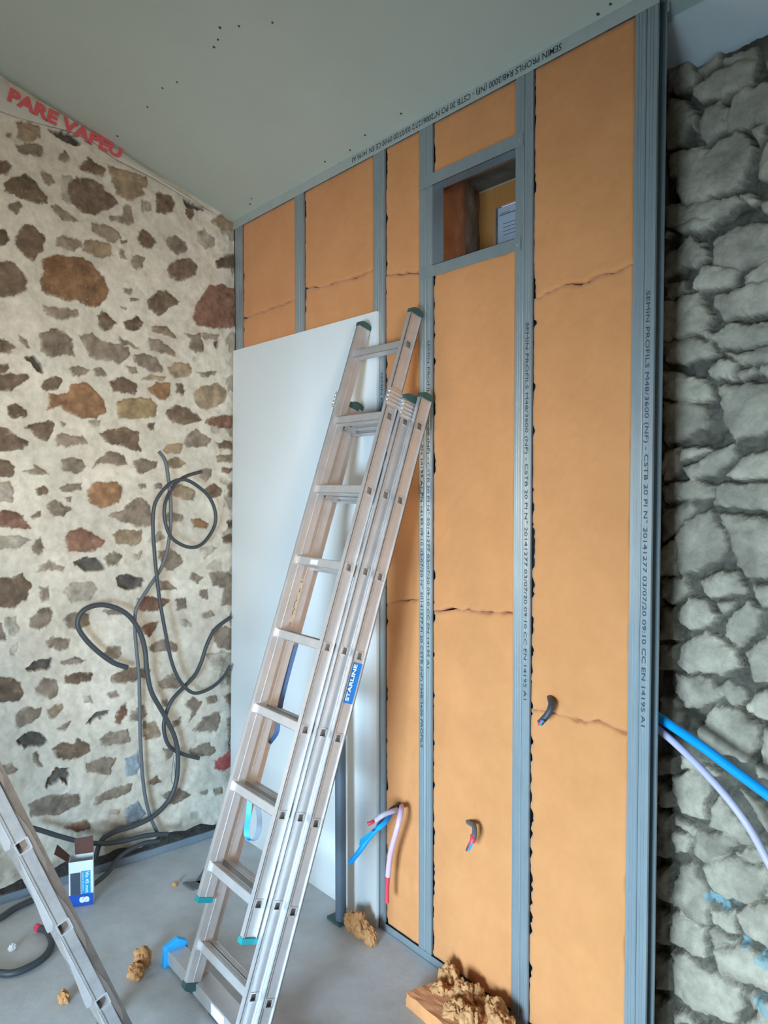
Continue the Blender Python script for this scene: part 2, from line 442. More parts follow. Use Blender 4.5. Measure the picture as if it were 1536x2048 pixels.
W4 = """610 640 830 560 870 680 860 780 700 840 610 840
880 620 1090 490 1110 560 950 705 890 680
1120 530 1430 430 1430 540 1250 575 1140 600
850 800 900 770 1260 570 1440 530 1400 740 1290 820 1130 880 900 930 850 880
1500 540 1700 450 1700 700 1540 700
600 890 760 900 880 1040 870 1210 800 1150 780 1300 600 1360
900 1150 960 980 1110 900 1170 960 1150 1180 970 1300 920 1250
1150 1050 1200 890 1330 790 1700 740 1700 1100 1400 1120 1270 1170 1160 1190
1390 1170 1530 1110 1529 1230 1450 1310
860 1330 1030 1330 1250 1180 1370 1260 1420 1360 1350 1550 1300 1700 860 1840 740 1850 700 1650 630 1600 600 1400
1450 1500 1529 1300 1700 1240 1700 1720 1460 1640
600 1880 850 1850 1250 1770 1300 1840 1100 1990 800 2060 600 2060
1300 1800 1370 1745 1450 1830 1390 1875
1470 1860 1700 1720 1700 1960 1480 1930"""
W5 = """850 130 1000 0 1251 -30 1400 -30 1400 250 1060 320 820 290
480 30 530 60 500 110 470 110
540 10 700 -50 860 -60 820 40 600 70
600 140 660 85 760 120 800 250 700 330 640 300 480 390 480 200
690 440 760 300 1050 330 1000 460 850 490 700 480
1065 390 1200 280 1400 250 1400 380 1090 460
470 570 740 500 820 690 810 780 500 870 470 800
850 540 1251 410 1400 400 1400 610 1000 690 920 720 850 620
480 880 680 840 830 870 870 960 620 1040 480 1020
730 810 920 780 960 730 1251 720 1400 700 1400 850 900 930 870 870
930 960 1400 870 1400 1010 1060 1030 1000 990
790 1090 900 1010 1020 1010 1000 1145 860 1140
1015 1090 1140 1040 1155 1090 1040 1165
1170 1110 1200 1040 1400 1010 1400 1160
470 1090 600 1100 800 1180 850 1290 780 1330 620 1310 470 1290
870 1190 1251 1170 1400 1170 1400 1520 1000 1590 920 1480 900 1290
470 1320 640 1310 780 1360 770 1500 660 1580 470 1640
610 1660 790 1640 820 1670 600 1780
600 1830 850 1680 1010 1600 1020 1720 840 1850 700 1880
930 1870 1080 1710 1400 1650 1400 1900 1000 1890
470 1950 700 1880 840 1940 850 2040 470 2060
860 1930 1251 1930 1400 1940 1400 2150 860 2090
470 430 620 430 650 500 470 560
470 1670 590 1650 580 1850 470 1920"""
W6 = """460 70 680 20 700 60 560 260 460 320
560 300 640 150 830 50 960 330 880 450 700 540 600 560 570 430
890 90 1400 150 1400 560 1100 590 1020 470 970 300
450 590 640 570 660 660 560 780 450 720
750 610 880 540 1010 520 1100 640 1080 700 840 740 770 680
1140 640 1400 580 1400 800 1200 800
570 850 650 710 800 760 870 850 820 930 680 960 600 920
860 770 1000 740 1000 800 930 850
920 940 1010 830 1100 740 1200 830 1180 980 1020 1100 930 1020
570 1200 600 1060 800 960 1010 1110 1060 1230 900 1310 660 1280
1080 1150 1251 980 1400 900 1400 1370 1150 1350
560 1290 830 1330 930 1450 860 1530 640 1560 560 1440
870 1390 960 1330 1090 1430 1050 1530 970 1500
1080 1520 1150 1440 1400 1390 1400 1660 1120 1600
730 1700 860 1550 1010 1530 1170 1680 1190 1850 1100 1950 900 1890 740 1790
440 1470 560 1480 620 1600 560 1700 440 1600
590 1900 700 1920 900 2048 760 2060 620 2000
1210 1700 1400 1680 1400 2000 1220 1950
440 370 560 300 570 560 440 570
440 800 550 800 560 1040 440 1040
440 1080 560 1080 550 1260 440 1270"""
W7 = """550 180 760 170 840 260 790 400 800 520 620 470 560 330
890 320 1050 500 1160 700 1100 720 960 620 820 560 820 480
1030 300 1251 420 1400 500 1400 700 1250 620
1160 100 1400 120 1400 300 1180 200
560 500 700 570 690 640 560 560
540 600 690 660 670 760 560 770
700 600 980 620 1050 720 960 790 780 860 700 790
1020 790 1150 720 1400 740 1400 850 1200 850
780 880 900 810 1000 800 1250 890 1210 1110 1100 1150 860 1050
1260 900 1400 880 1400 1120 1240 1110
530 1050 590 870 700 840 820 1130 800 1310 700 1270 540 1170
1020 1200 1210 1140 1400 1150 1400 1570 1120 1400 1050 1300
820 1200 1010 1190 1010 1390 850 1300
540 1220 600 1210 780 1340 820 1540 700 1530 540 1430
800 1330 880 1340 1010 1440 850 1465
840 1470 1100 1460 1200 1540 1400 1640 1400 1850 1050 1740 900 1680
540 1510 640 1530 800 1650 1050 1760 1080 1900 1000 2048 720 1960 560 1820
1070 1820 1130 1800 1200 1880 1150 1950
540 1940 680 1960 700 2030 560 2040
1200 1860 1400 1880 1400 2200 1100 2200 1100 2020 1180 1960
430 60 540 60 540 170 430 180
430 240 540 300 530 420 430 400
420 460 530 500 520 800 420 780
420 900 520 860 520 1150 410 1100
410 1180 520 1240 520 1480 410 1440
400 1520 520 1560 520 1800 400 1780
400 1840 510 1880 510 2200 390 2200
700 2080 1050 2060 1050 2250 700 2250"""
STONE = dict(t=(.235,.180,.120), g=(.185,.150,.115), b=(.125,.090,.062), k=(.075,.068,.060), l=(.30,.27,.22), r=(.20,.115,.062),
             R=(.17,.095,.065), y=(.27,.20,.11), X=(.30,.075,.07), B=(.19,.225,.25))

def parse(txt, sx, ox, oy, coded, ax, val):
    out = []
    for ln in txt.strip().split('\n'):
        t = ln.split(); c = 'g'
        if coded: c = t[0]; t = t[1:]
        n = [float(v) for v in t]
        out.append((c, [on(n[i]/sx+ox, n[i+1]/sx+oy, ax, val) for i in range(0, len(n), 2)]))
    return out

# ------------------------------------------------------------------ SETTING: left wall (lime pointed rubble)
def build_wall_left():
    polys = parse(S1, 2.926, 0, 0, True, 0, 0) + parse(S2, 2.926, 0, 650, True, 0, 0) + parse(S3, 2.738, 0, 1300, True, 0, 0)
    polys = [(c, [(p.y, p.z) for p in P]) for c, P in polys]
    rd = random.Random(3)
    for i in range(6):                       # wall beyond the picture's edge
        for j in range(22):
            cy = -1.27-i*.13+rd.uniform(-.03,.03); cz = .08+j*.165+rd.uniform(-.04,.04)
            a, b = rd.uniform(.03,.065), rd.uniform(.02,.045)
            polys.append((rd.choice('ttgbbgrl'), [(cy+a*math.cos(t)*rd.uniform(.75,1.1), cz+b*math.sin(t)*rd.uniform(.75,1.1)) for t in [k*math.pi/4 for k in range(8)]]))
    st = .0042; ys = np.arange(-2.05, .012, st); zs = np.arange(0, 4.1, st)
    Y, Z = np.meshgrid(ys, zs)
    wy = Y + fbm(Y, Z, 38, 1)*.010 + fbm(Y, Z, 120, 5, 2)*.006; wz = Z + fbm(Y, Z, 38, 11)*.010 + fbm(Y, Z, 120, 15, 2)*.006
    h = fbm(Y, Z, 5, 21)*.022 + fbm(Y, Z, 22, 31, 3)*.0045
    C = np.ones(Y.shape+(3,))*np.array((.56,.52,.435)); C *= (1+.20*fbm(Y, Z, 7, 41))[...,None]
    # worn brownish rubble along the corner and the foot of the wall
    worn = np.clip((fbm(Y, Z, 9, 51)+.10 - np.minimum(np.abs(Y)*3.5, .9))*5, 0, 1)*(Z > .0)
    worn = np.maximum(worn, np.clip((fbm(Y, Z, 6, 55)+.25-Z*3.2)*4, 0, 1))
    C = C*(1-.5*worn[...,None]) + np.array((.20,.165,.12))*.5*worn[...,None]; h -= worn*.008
    for k, (c, P) in enumerate(polys):
        A = np.array(P); (y0, z0), (y1, z1) = A.min(0)-.02, A.max(0)+.02
        i0, i1 = np.searchsorted(ys, [y0, y1]); j0, j1 = np.searchsorted(zs, [z0, z1])
        if i1 <= i0 or j1 <= j0: continue
        s = np.s_[j0:j1, i0:i1]; d = sdf(P, wy[s], wz[s])-.0025
        m = np.clip(.5-d/.0065, 0, 1); m = m*m*(3-2*m)
        sm = np.clip(.5+(fbm(Y[s], Z[s], 60, 61, 3))*1.4 + np.clip(-d/.012, 0, 1), 0, 1)   # mortar smeared over the rim
        m = m*(.62+.38*sm) if c not in 'kX' else m
        base = np.array(STONE[c])*1.18*(1+.3*(rng.random()-.5))
        cc = base*(1+.55*fbm(Y[s], Z[s], 28, 71+k % 7))[...,None]
        C[s] = C[s]*(1-m[...,None]) + cc*m[...,None]
        hh = (.004 if c != 'k' else -.018) - .010*np.exp(-(np.maximum(-d, 0)/.004)**2) + fbm(Y[s], Z[s], 30, 81)*.007
        h[s] = h[s]*(1-m*.8) + hh*m
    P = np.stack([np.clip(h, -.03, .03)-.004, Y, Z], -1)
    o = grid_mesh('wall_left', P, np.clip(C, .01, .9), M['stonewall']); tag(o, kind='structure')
build_wall_left()

# ------------------------------------------------------------------ SETTING: bare stone wall on the right
WY = .25
def build_wall_right():
    polys = parse(W4, 4.55, 1200, 0, False, 1, WY)+parse(W5, 3.723, 1200, 450, False, 1, WY)+parse(W6, 3.723, 1200, 1000, False, 1, WY)+parse(W7, 3.738, 1200, 1500, False, 1, WY)
    polys = [(c, [(p.x, p.z) for p in P]) for c, P in polys]
    rd = random.Random(8)
    for i in range(7):
        z = .02
        while z < 3.2:
            hgt = rd.uniform(.07,.17); cx = 2.78+i*.2+rd.uniform(-.03,.03); a = .098
            polys.append(('g', [(cx-a+rd.uniform(0,.02), z+rd.uniform(.004,.02)), (cx+rd.uniform(-.04,.04), z), (cx+a-rd.uniform(0,.02), z+rd.uniform(.004,.02)),
                                (cx+a-rd.uniform(0,.03), z+hgt*.8), (cx+rd.uniform(-.04,.04), z+hgt-.004), (cx-a+rd.uniform(0,.03), z+hgt*.8)]))
            z += hgt
    st = .0038; xs = np.arange(2.2, 4.1, st); zs = np.arange(0, 3.2, st); X, Z = np.meshgrid(xs, zs)
    wx = X + fbm(X, Z, 30, 101)*.012 + fbm(X, Z, 110, 103, 2)*.004; wz = Z + fbm(X, Z, 30, 111)*.012 + fbm(X, Z, 110, 113, 2)*.004
    h = -.024 + fbm(X, Z, 20, 121)*.022
    C = np.ones(X.shape+(3,))*np.array((.125,.110,.082)); C *= (1+.5*fbm(X, Z, 40, 131))[...,None]
    for k, (c, P) in enumerate(polys):
        A = np.array(P); (x0, z0), (x1, z1) = A.min(0)-.03, A.max(0)+.03
        i0, i1 = np.searchsorted(xs, [x0, x1]); j0, j1 = np.searchsorted(zs, [z0, z1])
        if i1 <= i0 or j1 <= j0: continue
        s = np.s_[j0:j1, i0:i1]; d = sdf(P, wx[s], wz[s])-.002
        m = np.clip(.5-d/.007, 0, 1); m = m*m*(3-2*m)
        r1, r2, r3 = rng.random(3)-.5
        base = np.array((.43,.36,.265))*(1+.22*r1)
        cc = base*(1+.45*fbm(X[s], Z[s], 12, 141+k % 9))[...,None]
        ctr = A.mean(0); tilt = (X[s]-ctr[0])*r2*.12 + (Z[s]-ctr[1])*r3*.16
        hh = .016*(1-np.exp(-np.maximum(-d, 0)/.010)) + tilt + r1*.008 + fbm(X[s], Z[s], 12, 151+k % 5, 3)*.014 + fbm(X[s], Z[s], 60, 155, 2)*.002
        C[s] = C[s]*(1-m[...,None]) + cc*m[...,None]; h[s] = h[s]*(1-m)+hh*m
    # turquoise flakes caught in the joints
    for (px, py, r) in ((1440,1805,.028),(1462,1800,.020),(1418,1795,.018),(1485,1888,.02),(1532,1925,.03),(1530,2010,.03)):
        p = on(px, py, 1, WY); q = np.clip(.5-(np.hypot(wx-p.x, (wz-p.z)*1.5)-r+np.abs(fbm(X,Z,90,161))*.03)/.006, 0, 1)[...,None]
        C = C*(1-.75*q)+np.array((.24,.40,.42))*.75*q
    P = np.stack([X, WY-np.clip(h, -.05, .045), Z], -1)[:, ::-1]
    o = grid_mesh('wall_right', P, np.clip(C[:, ::-1], .01, .9), M['drystone']); tag(o, kind='structure')
build_wall_right()

def struct(name, mb, m, parent=None, **k):
    o = mb.build(name, m, parent, **k)
    if not parent: tag(o, kind='structure')
    return o
# floor, ceiling, remaining walls
struct('floor', MB().box((-.3, BACK_Y-.2, -.12), (RIGHT_X+.2, .6, 0)), M['concrete'])
def cz(y): return CZ-CS*y
cm = MB()
ridge_z = cz(RIDGE); y1 = .45
for a, b in (((RIDGE, ridge_z), (y1, cz(y1))), ((BACK_Y-.2, ridge_z), (RIDGE, ridge_z))):
    cm.prism([(-.2,a[0],a[1]),(-.2,b[0],b[1]),(-.2,b[0],b[1]+.08),(-.2,a[0],a[1]+.08)], (RIGHT_X+.4,0,0))
ceil = struct('ceiling', cm, M['plaster'])
for k, (px, py) in enumerate([(440,55),(478,52),(436,79),(428,94),(354,164),(295,214),(235,272),(730,270),(700,300),(680,326),(650,323),(802,227),(1196,28),(1221,8),(503,397),(500,408),(545,45),(325,176)]):
    p = on_ceiling(px, py); nrm = Vector((0, CS, 1)).normalized()
    MB().tube([p+nrm*.002, p-nrm*.0015], .0042 if k % 3 else .0052, 8).build('screw_head', M['ink'], ceil)
struct('wall_partition_backing', MB().box((-.1, WY+.01, 0), (1.32, WY+.35, 3.25)).box((1.98, WY+.01, 0), (2.3, WY+.35, 3.25)).box((1.32, WY+.01, 0), (1.98, WY+.35, 2.48)).box((1.32, WY+.01, 3.02), (1.98, WY+.35, 3.25)), M['backwall']).name = 'wall_back'
struct('wall_far_left', MB().box((-.25, -2.05, 0), (-.035, .3, 4.3)).box((-.25, BACK_Y, 0), (0, -3.0, 4.3)).box((-.25, -3.0, 0), (0, -2.05, .9)).box((-.25, -3.0, 2.0), (0, -2.05, 4.3)), M['room']).name = 'wall_left_backing'
struct('wall_east', MB().box((RIGHT_X, BACK_Y, 0), (RIGHT_X+.2, -3.1, 4.1)).box((RIGHT_X, -2.1, 0), (RIGHT_X+.2, .5, 4.1)).box((RIGHT_X, -3.1, 0), (RIGHT_X+.2, -2.1, 1.4)).box((RIGHT_X, -3.1, 2.4), (RIGHT_X+.2, -2.1, 4.1)), M['room'])
struct('wall_front', MB().box((-.2, BACK_Y-.2, 0), (DOOR_X0, BACK_Y, 4.3)).box((DOOR_X1, BACK_Y-.2, 0), (RIGHT_X+.2, BACK_Y, 4.3)).box((DOOR_X0, BACK_Y-.2, DOOR_Z1), (DOOR_X1, BACK_Y, 4.3)), M['room'])
fr = MB()
for (a, b) in (((DOOR_X0, 0), (DOOR_X0+.07, DOOR_Z1)), ((DOOR_X1-.07, 0), (DOOR_X1, DOOR_Z1)), ((DOOR_X0+.07, DOOR_Z1-.08), (DOOR_X1-.07, DOOR_Z1)), ((DOOR_X0+.07, 0), (DOOR_X1-.07, .09)), ((3.37, .09), (3.43, DOOR_Z1-.08))):
    fr.box((a[0], BACK_Y-.12, a[1]), (b[0], BACK_Y-.05, b[1]))
struct('door_1', fr, M['frame'])
fr = MB()
for (a, b) in (((-3.0,.9),(-2.95,2.0)), ((-2.10,.9),(-2.05,2.0)), ((-2.95,.9),(-2.10,.95)), ((-2.95,1.95),(-2.10,2.0))):
    fr.box((-.12, a[0], a[1]), (-.05, b[0], b[1]))
struct('window_2', fr, M['frame'])
# end wall beyond the bare stone
struct('wall_back_room', MB().box((4.05, WY, 0), (RIGHT_X+.2, WY+.2, 3.3)), M['room']).name = 'wall_back_2'
# pale board strip on the ceiling over the bare wall
a0, a1 = .10, .275
struct('trim_1', MB().prism([(2.2,a0,cz(a0)-.012),(2.2,a1,cz(a1)-.012),(2.2,a1,cz(a1)+.02),(2.2,a0,cz(a0)+.02)], (1.85,0,0)), M['trim'])
# foot of the left wall: dark gap and film upstand
rd = random.Random(4)
pp = [(0, y) for y in np.arange(-2.2, -.05, .05)]
V = []
g = MB()
for i in range(len(pp)-1):
    y0, y2 = pp[i][1], pp[i+1][1]
g.box((-.02, -2.4, 0), (.045, -.05, .035))
struct('baseboard_left', g, M['skirt'], bevel=.004)
dm = MB(); ys_ = np.arange(-1.5, -.06, .02)
V = []; F = []
for i, y in enumerate(ys_):
    hh = .028+.014*math.sin(y*13)+.012*math.sin(y*29+1)
    V += [(-.02, y, .03), (.036, y, .034), (.026+.01*math.sin(y*50), y, .034+hh*.5), (-.02, y, .034+hh)]
for i in range(len(ys_)-1):
    for k in range(3): F.append((i*4+k, i*4+k+1, i*4+k+5, i*4+k+4))
dm.add(V, F); o = dm.build('rubble_dust', M['dark'], smooth=True); tag(o, 'dark crumbled dirt lying along the foot of the mortared stone wall', 'rubble', kind='stuff')

# ------------------------------------------------------------------ vapour barrier with red print
film = MB()
top = [(-60,118),(0,158),(60,193),(120,229),(180,265),(235,299),(300,340),(370,386),(440,431)]
bot = [(-60,210),(0,222),(40,236),(80,247),(140,262),(185,282),(232,318),(300,352),(370,394),(440,437)]
T = [on(x, y+3, 0, .022) for x, y in top]; B_ = [on(x, y, 0, .022) for x, y in bot]
n = len(T); V = []
for i in range(n): V += [T[i], on(*[(top[i][k]*.5+bot[i][k]*.5) for k in (0,1)], 0, .027), B_[i]]
V2 = [v-Vector((.004,0,0)) for v in V]
F = []
for i in range(n-1):
    for k in range(2): F.append((i*3+k, i*3+k+1, i*3+k+4, i*3+k+3)); 
film.add(V+V2, F+[tuple(j+3*n for j in q[::-1]) for q in F]+[(i*3+2, i*3+5, i*3+5+3*n, i*3+2+3*n) for i in range(n-1)])
vb = film.build('vapour_barrier', M['film'], smooth=True); tag(vb, 'whitish vapour barrier strip with red lettering PARE VAPEU under the ceiling on the stone wall', 'membrane')
p0 = on(14, 199, 0, .03); p1 = on(233, 313, 0, .03)
text_mesh('red_lettering', 'PARE VAPEU', p0, p1-p0, (1,0,0), .056, (p1-p0).length*1.04, M['redtext'], vb, bold=.05, thick=.001)

# ------------------------------------------------------------------ metal framework
RZ0, RZ1 = 3.122, 3.168
STUDS = [(.019,.090),(.588,.660),(1.168,1.238),(1.445,1.515),(1.915,1.985),(2.352,2.420)]
def ribbon(name, prof, z0, z1, m, parent, thick=.0011):
    mb = MB(); V = [(x, y, z) for z in (z0, z1) for x, y in prof]; n = len(prof)
    mb.add(V, [(i, i+1, n+i+1, n+i) for i in range(n-1)])
    me = bpy.data.meshes.new(name); me.from_pydata(mb.v, [], mb.f); me.update()
    o = link(name, me, m, parent); md = o.modifiers.new('s', 'SOLIDIFY'); md.thickness = thick; md.offset = 0
    return o
def stud(x0, x1, z0, z1, label, texts=()):
    c = (x0+x1)/2; root = empty('metal_stud', (c, .024, z0), label, 'stud', 'galvanised steel studs')
    hw = (x1-x0)/2
    for sgn in (1, -1):
        X = lambda d: c+sgn*d
        pr = [(X(hw), .008), (X(hw), .0006), (X(hw-.010), .0006), (X(hw-.0115), .0022), (X(hw-.013), .0006), (X(hw-.019), .0006),
              (X(hw-.0205), .0022), (X(hw-.022), .0006), (X(.0035), .0006), (X(.0012), .003), (X(.0012), .047), (X(hw), .047), (X(hw), .040)]
        ribbon('channel', pr, z0, z1, M['galv'], root)
    for (s, px, py0, py1, side) in texts:
        a = on(px, py0, 1, 0); b = on(px, py1, 1, 0)
        text_mesh('printed_lettering', s, (c+side-.006, -.0004, a.z), (0,0,-1), (0,-1,0), .013, a.z-b.z, M['ink'], root, bold=.0, thick=.0006)
    return root
SEM = 'SEMIN PROFILS M48/3600 (NF) - CSTB 20 PI N\u00b0 20141277 03/07/20 09:1'
S48 = SEM+'0 CC EN 14195 A1'
stud(*STUDS[0], .03, RZ0+.02, 'galvanised steel stud in the far corner against the mortared stone wall')
stud(*STUDS[1], .03, RZ0+.02, 'galvanised steel stud rising above the middle of the white plasterboard top edge')
stud(*STUDS[2], .03, RZ0+.02, 'galvanised steel stud partly hidden by the right edge of the white plasterboard', [('SEMIN PROFILS M48/3600 (NF) - CSTB 20 PI N\u00b0 20141277', 762, 745, 1150, .018)])
stud(*STUDS[3], .03, RZ0+.02, 'galvanised steel stud behind the ladder top, left side of the small window opening',
     [(S48, 857, 680, 1336, .018), ('EN 14195 A1 EN 14195 09:10 03/07/20 N\u00b0 20141277 PI 20 CSTB (NF) M48/3600 PROFILS', 843, 890, 1495, -.019)])
stud(*STUDS[4], .03, RZ0+.02, 'galvanised steel stud on the right side of the small window opening', [(S48, 1050, 646, 1400, .018)])
stud(*STUDS[5], .0, RZ0+.03, 'galvanised steel end stud, widest one, beside the bare stone wall', [(S48, 1296, 582, 1456, .0155)])
# ceiling and floor tracks
rt = empty('ceiling_track', (1.2, .024, RZ1), 'galvanised ceiling track with upside-down black print above the orange boards', 'rail', None)
MB().box((.0, -.0015, RZ0), (2.425, .0, RZ1+.001)).box((.0, .048, RZ0-.005), (2.425, .0495, RZ1-.018)).build('channel', M['rail'], rt)
a = on(1124, 100, 1, 0); b = on(705, 330, 1, 0)
text_mesh('printed_lettering', 'SEMIN PROFILS R48/3000 (NF) - CSTB 20 PO N\u00b02006127/2 03/07/20 09:00 CE EN 14195 A1', (a.x, -.0016, RZ1-.012), (-1,0,0), (0,-1,0), .021, a.x-b.x, M['ink'], rt, bold=.008, thick=.0006)
ft = empty('floor_track', (1.2, .024, 0), 'galvanised floor track along the foot of the orange boards', 'rail')
MB().box((0, -.0015, .0), (2.425, 0, .030)).box((0, .048, 0), (2.425, .0495, .03)).box((0, -.0015, 0), (2.425, .0495, .0015)).build('channel', M['galv'], ft)
# window trimmers between studs 4 and 5
def trimmer(z0, z1, label, xe):
    t = empty('window_rail', (1.71, .02, z0), label, 'rail', 'short rails framing the window opening')
    MB().box((1.448, -.0035, z0), (xe, -.002, z1)).build('face', M['galv'], t)
    MB().box((1.516, -.0035, z0), (1.914, .05, z0+.0015)).build('flange', M['galv'], t) if z0 > 2.8 else MB().box((1.516, -.0035, z1-.0015), (1.914, .05, z1)).build('flange', M['galv'], t)
    MB().tube([(xe-.012, -.0035, (z0+z1)/2-.004), (xe-.012, -.0065, (z0+z1)/2-.004)], .003, 8).build('screw', M['alu'], t)
    if z0 > 2.8: MB().box((1.516, .0485, z0), (1.914, .05, z1)).build('back_flange', M['galv'], t)
    return t
trimmer(2.900, 2.944, 'steel rail forming the top edge of the small window opening', 1.948)
trimmer(2.572, 2.613, 'steel rail forming the bottom edge of the small window opening', 1.940)
MB_ = MB().box((1.516, .001, 2.613), (1.5175, .055, 2.90))
tag(MB_.build('reveal_plate', M['galv']), 'dark steel plate lining the left reveal of the small window opening', 'rail')

# ------------------------------------------------------------------ insulation boards
def crack(pts, ax=1):
    P = [on(x, y, 1, .01) for x, y in pts]; return sorted([(p.x, p.z) for p in P])
def interp(c, x):
    if not hasattr(c, '__len__'): return np.full_like(x, c)
    return np.interp(x, [p[0] for p in c], [p[1] for p in c])
def board(x0, x1, zb, zt, label, seed, rag=.006, depth=.0045):
    st = .008; nx = int((x1-x0)/st)+2; hgt = float(np.mean(interp(zt, np.array([x0, x1]))-interp(zb, np.array([x0, x1])))); nz = max(int(hgt/st), 4)
    u = np.linspace(0, 1, nx); v = np.linspace(0, 1, nz); U, V = np.meshgrid(u, v)
    zz = np.linspace(0, 1, nz); s = seed*17.3
    left = x0+.0015+np.clip(fbm(zz*hgt+s, zz*0, 32, seed)*2.2-.15, 0, 1)*rag*1.5; right = x1-.0015-np.clip(fbm(zz*hgt+s, zz*0+9, 11, seed+3)*1.5-.05, 0, 1)*rag
    X = left[:, None]*(1-U)+right[:, None]*U
    xl = x0+(x1-x0)*u; jag = lambda sd: fbm(xl+s, xl*0, 30, sd)*.010
    zbv = interp(zb, xl)+(jag(seed+5) if hasattr(zb, '__len__') else 0)+.0015; ztv = interp(zt, xl)+(jag(seed+9) if hasattr(zt, '__len__') else 0)-.0015
    Z = zbv[None, :]*(1-V)+ztv[None, :]*V
    e = np.minimum(np.minimum(X-left[:, None], right[:, None]-X), np.minimum(Z-zbv[None], ztv[None]-Z))
    Y = depth + fbm(X+s, Z, 3, seed)*.003+fbm(X+s, Z, 45, seed+1, 3)*.0022 + .005*np.exp(-np.maximum(e, 0)/.003)
    P = np.stack([X, Y, Z], -1)
    # close the sides back to the wall
    ring = np.concatenate([P[:1], P, P[-1:]], 0); ring = np.concatenate([ring[:, :1], ring, ring[:, -1:]], 1).copy()
    for sl in (np.s_[0], np.s_[-1]): ring[sl, :, 1] = .12; ring[:, sl, 1] = .12
    o = grid_mesh('insulation_board', ring, None, M['insul']); tag(o, label, 'insulation', 'orange wood fibre boards between the studs'); return o
BAY = [(.0905,.5875),(.6605,1.1675),(1.2385,1.4445),(1.5155,1.9145),(1.9855,2.3515)]
FB, FT = .028, RZ0+.006
c1 = crack([(484,640),(520,625),(545,618),(592,600)]); c2 = crack([(607,578),(640,575),(680,564),(720,553),(748,540)])
c3 = crack([(768,1212),(790,1203),(845,1198)]); c4 = crack([(863,1222),(900,1218),(950,1222),(1022,1228)])
c5a = crack([(1062,600),(1095,588),(1130,570),(1165,568),(1200,552),(1232,545),(1262,530)]); c5b = crack([(1056,1415),(1100,1424),(1160,1440),(1200,1444),(1256,1468)])
wtop = 2.946; wbot = crack([(863,546),(900,537),(950,520),(1000,508),(1030,498)])
board(*BAY[0], c1, FT, 'orange insulation board in the corner bay, above its crack', 2)
board(*BAY[0], FB, c1, 'orange insulation board in the corner bay, below its crack and running behind the white plasterboard', 3)
board(*BAY[1], c2, FT, 'orange insulation board top of the second bay above the thin crack', 4)
board(*BAY[1], FB, c2, 'orange insulation board in the second bay below the thin crack, behind the ladder', 5)
c3t = crack([(768,552),(790,548),(845,545)])
board(*BAY[2], c3t, FT, 'narrow orange board at the top of the narrow bay left of the window opening', 6)
board(*BAY[2], c3, c3t, 'narrow orange board behind the ladder head in the narrow bay', 7)
board(*BAY[2], FB, c3, 'narrow orange board with pink and blue conduits coming out of it', 8)
board(*BAY[3], wtop, FT, 'short orange board above the small window opening', 9)
board(*BAY[3], c4, wbot, 'orange board directly below the small window opening', 10)
board(*BAY[3], FB, c4, 'lower orange board with the short grey cable coming out of it', 11)
board(*BAY[4], c5a, FT, 'orange board in the widest right bay, topmost, above the jagged crack', 12, .004)
board(*BAY[4], c5b, c5a, 'orange board in the right bay between the jagged crack and the faint lower one', 13, .007)
board(*BAY[4], FB, c5b, 'lowest pale orange board in the right bay, under the black cable stub', 14, .008)

# ------------------------------------------------------------------ window niche
nic = MB(); WYF = .42
xs_ = [(1.5165,.10),(1.49,.16),(1.452,.26),(1.425,.34),(1.392,WYF)]
def jamb(name, pts, z0, z1, m, amp):
    V = []; F = []; nz = 26
    dense = []
    for i in range(len(pts)-1):
        for k in range(6): t = k/6; dense.append((pts[i][0]*(1-t)+pts[i+1][0]*t, pts[i][1]*(1-t)+pts[i+1][1]*t))
    dense.append(pts[-1]); n = len(dense)
    for j in range(nz):
        z = z0+(z1-z0)*j/(nz-1)
        for (x, y) in dense:
            a = mnoise.fractal(Vector((x*9, y*14, z*9)), 1, 2, 3)*amp; V.append((x+a, y, z))
    for j in range(nz-1):
        for i in range(n-1): F.append((j*n+i, j*n+i+1, (j+1)*n+i+1, (j+1)*n+i))
    return MB().add(V, F)
w1 = empty('window_1', (1.6, WYF, 2.5)); tag(w1, kind='structure')
a = on(957, 385, 1, WYF); b = on(987, 417, 1, WYF)
fx0, gx0, gz1, fz1 = a.x, b.x, b.z, a.z+.004
j0, j1 = on(882, 430, 1, .12).x, on(931, 430, 1, .27).x
jamb('', [(j0,.06),(j0,.12),((j0+j1)/2+.012,.20),(j1,.27)], 2.5, 3.12, None, .016).build('reveal_foam', M['foam'], w1, smooth=True)
jamb('', [(j1,.262),((j1+fx0)/2-.004,.35),(fx0,WYF+.01)], 2.5, 3.12, None, .012).build('reveal_mortar', M['mortar'], w1, smooth=True)
MB().box((1.93,.06,2.5),(1.95,WYF,3.05)).build('reveal', M['mortar'], w1)
MB().box((fx0-.1,.12,fz1-.02),(1.95,.26,fz1+.06)).build('lintel', M['foam'], w1)
MB().box((fx0-.1,.255,fz1+.001),(1.95,WYF+.02,fz1+.06)).build('lintel', M['mortar'], w1)
MB().box((fx0-.1,.05,2.46),(1.95,WYF,2.52)).build('sill', M['mortar'], w1)
wf = MB().box((fx0-.03, WYF, 2.45), (gx0-.0, WYF+.016, fz1)).box((gx0, WYF, gz1), (2.0, WYF+.016, fz1)).box((gx0, WYF, 2.45), (2.0, WYF+.05, 2.53))
wf.build('window_frame', M['wood'], w1, bevel=.004)
MB().box((gx0, WYF+.010, 2.53), (1.98, WYF+.013, gz1)).build('pane', M['glass'], w1)
MB().box((gx0-.1, WYF+.16, 2.4), (2.1, WYF+.17, 3.1)).build('sky_backdrop', M['glow'], w1)
lab = on(996, 410, 1, WYF+.008)
lb = MB().box((lab.x, WYF+.0080, 2.55), (lab.x+.22, WYF+.0092, gz1-.004)).build('window_label', M['paper']); tag(lb, 'white printed label stuck on the pane of the small window', 'label')
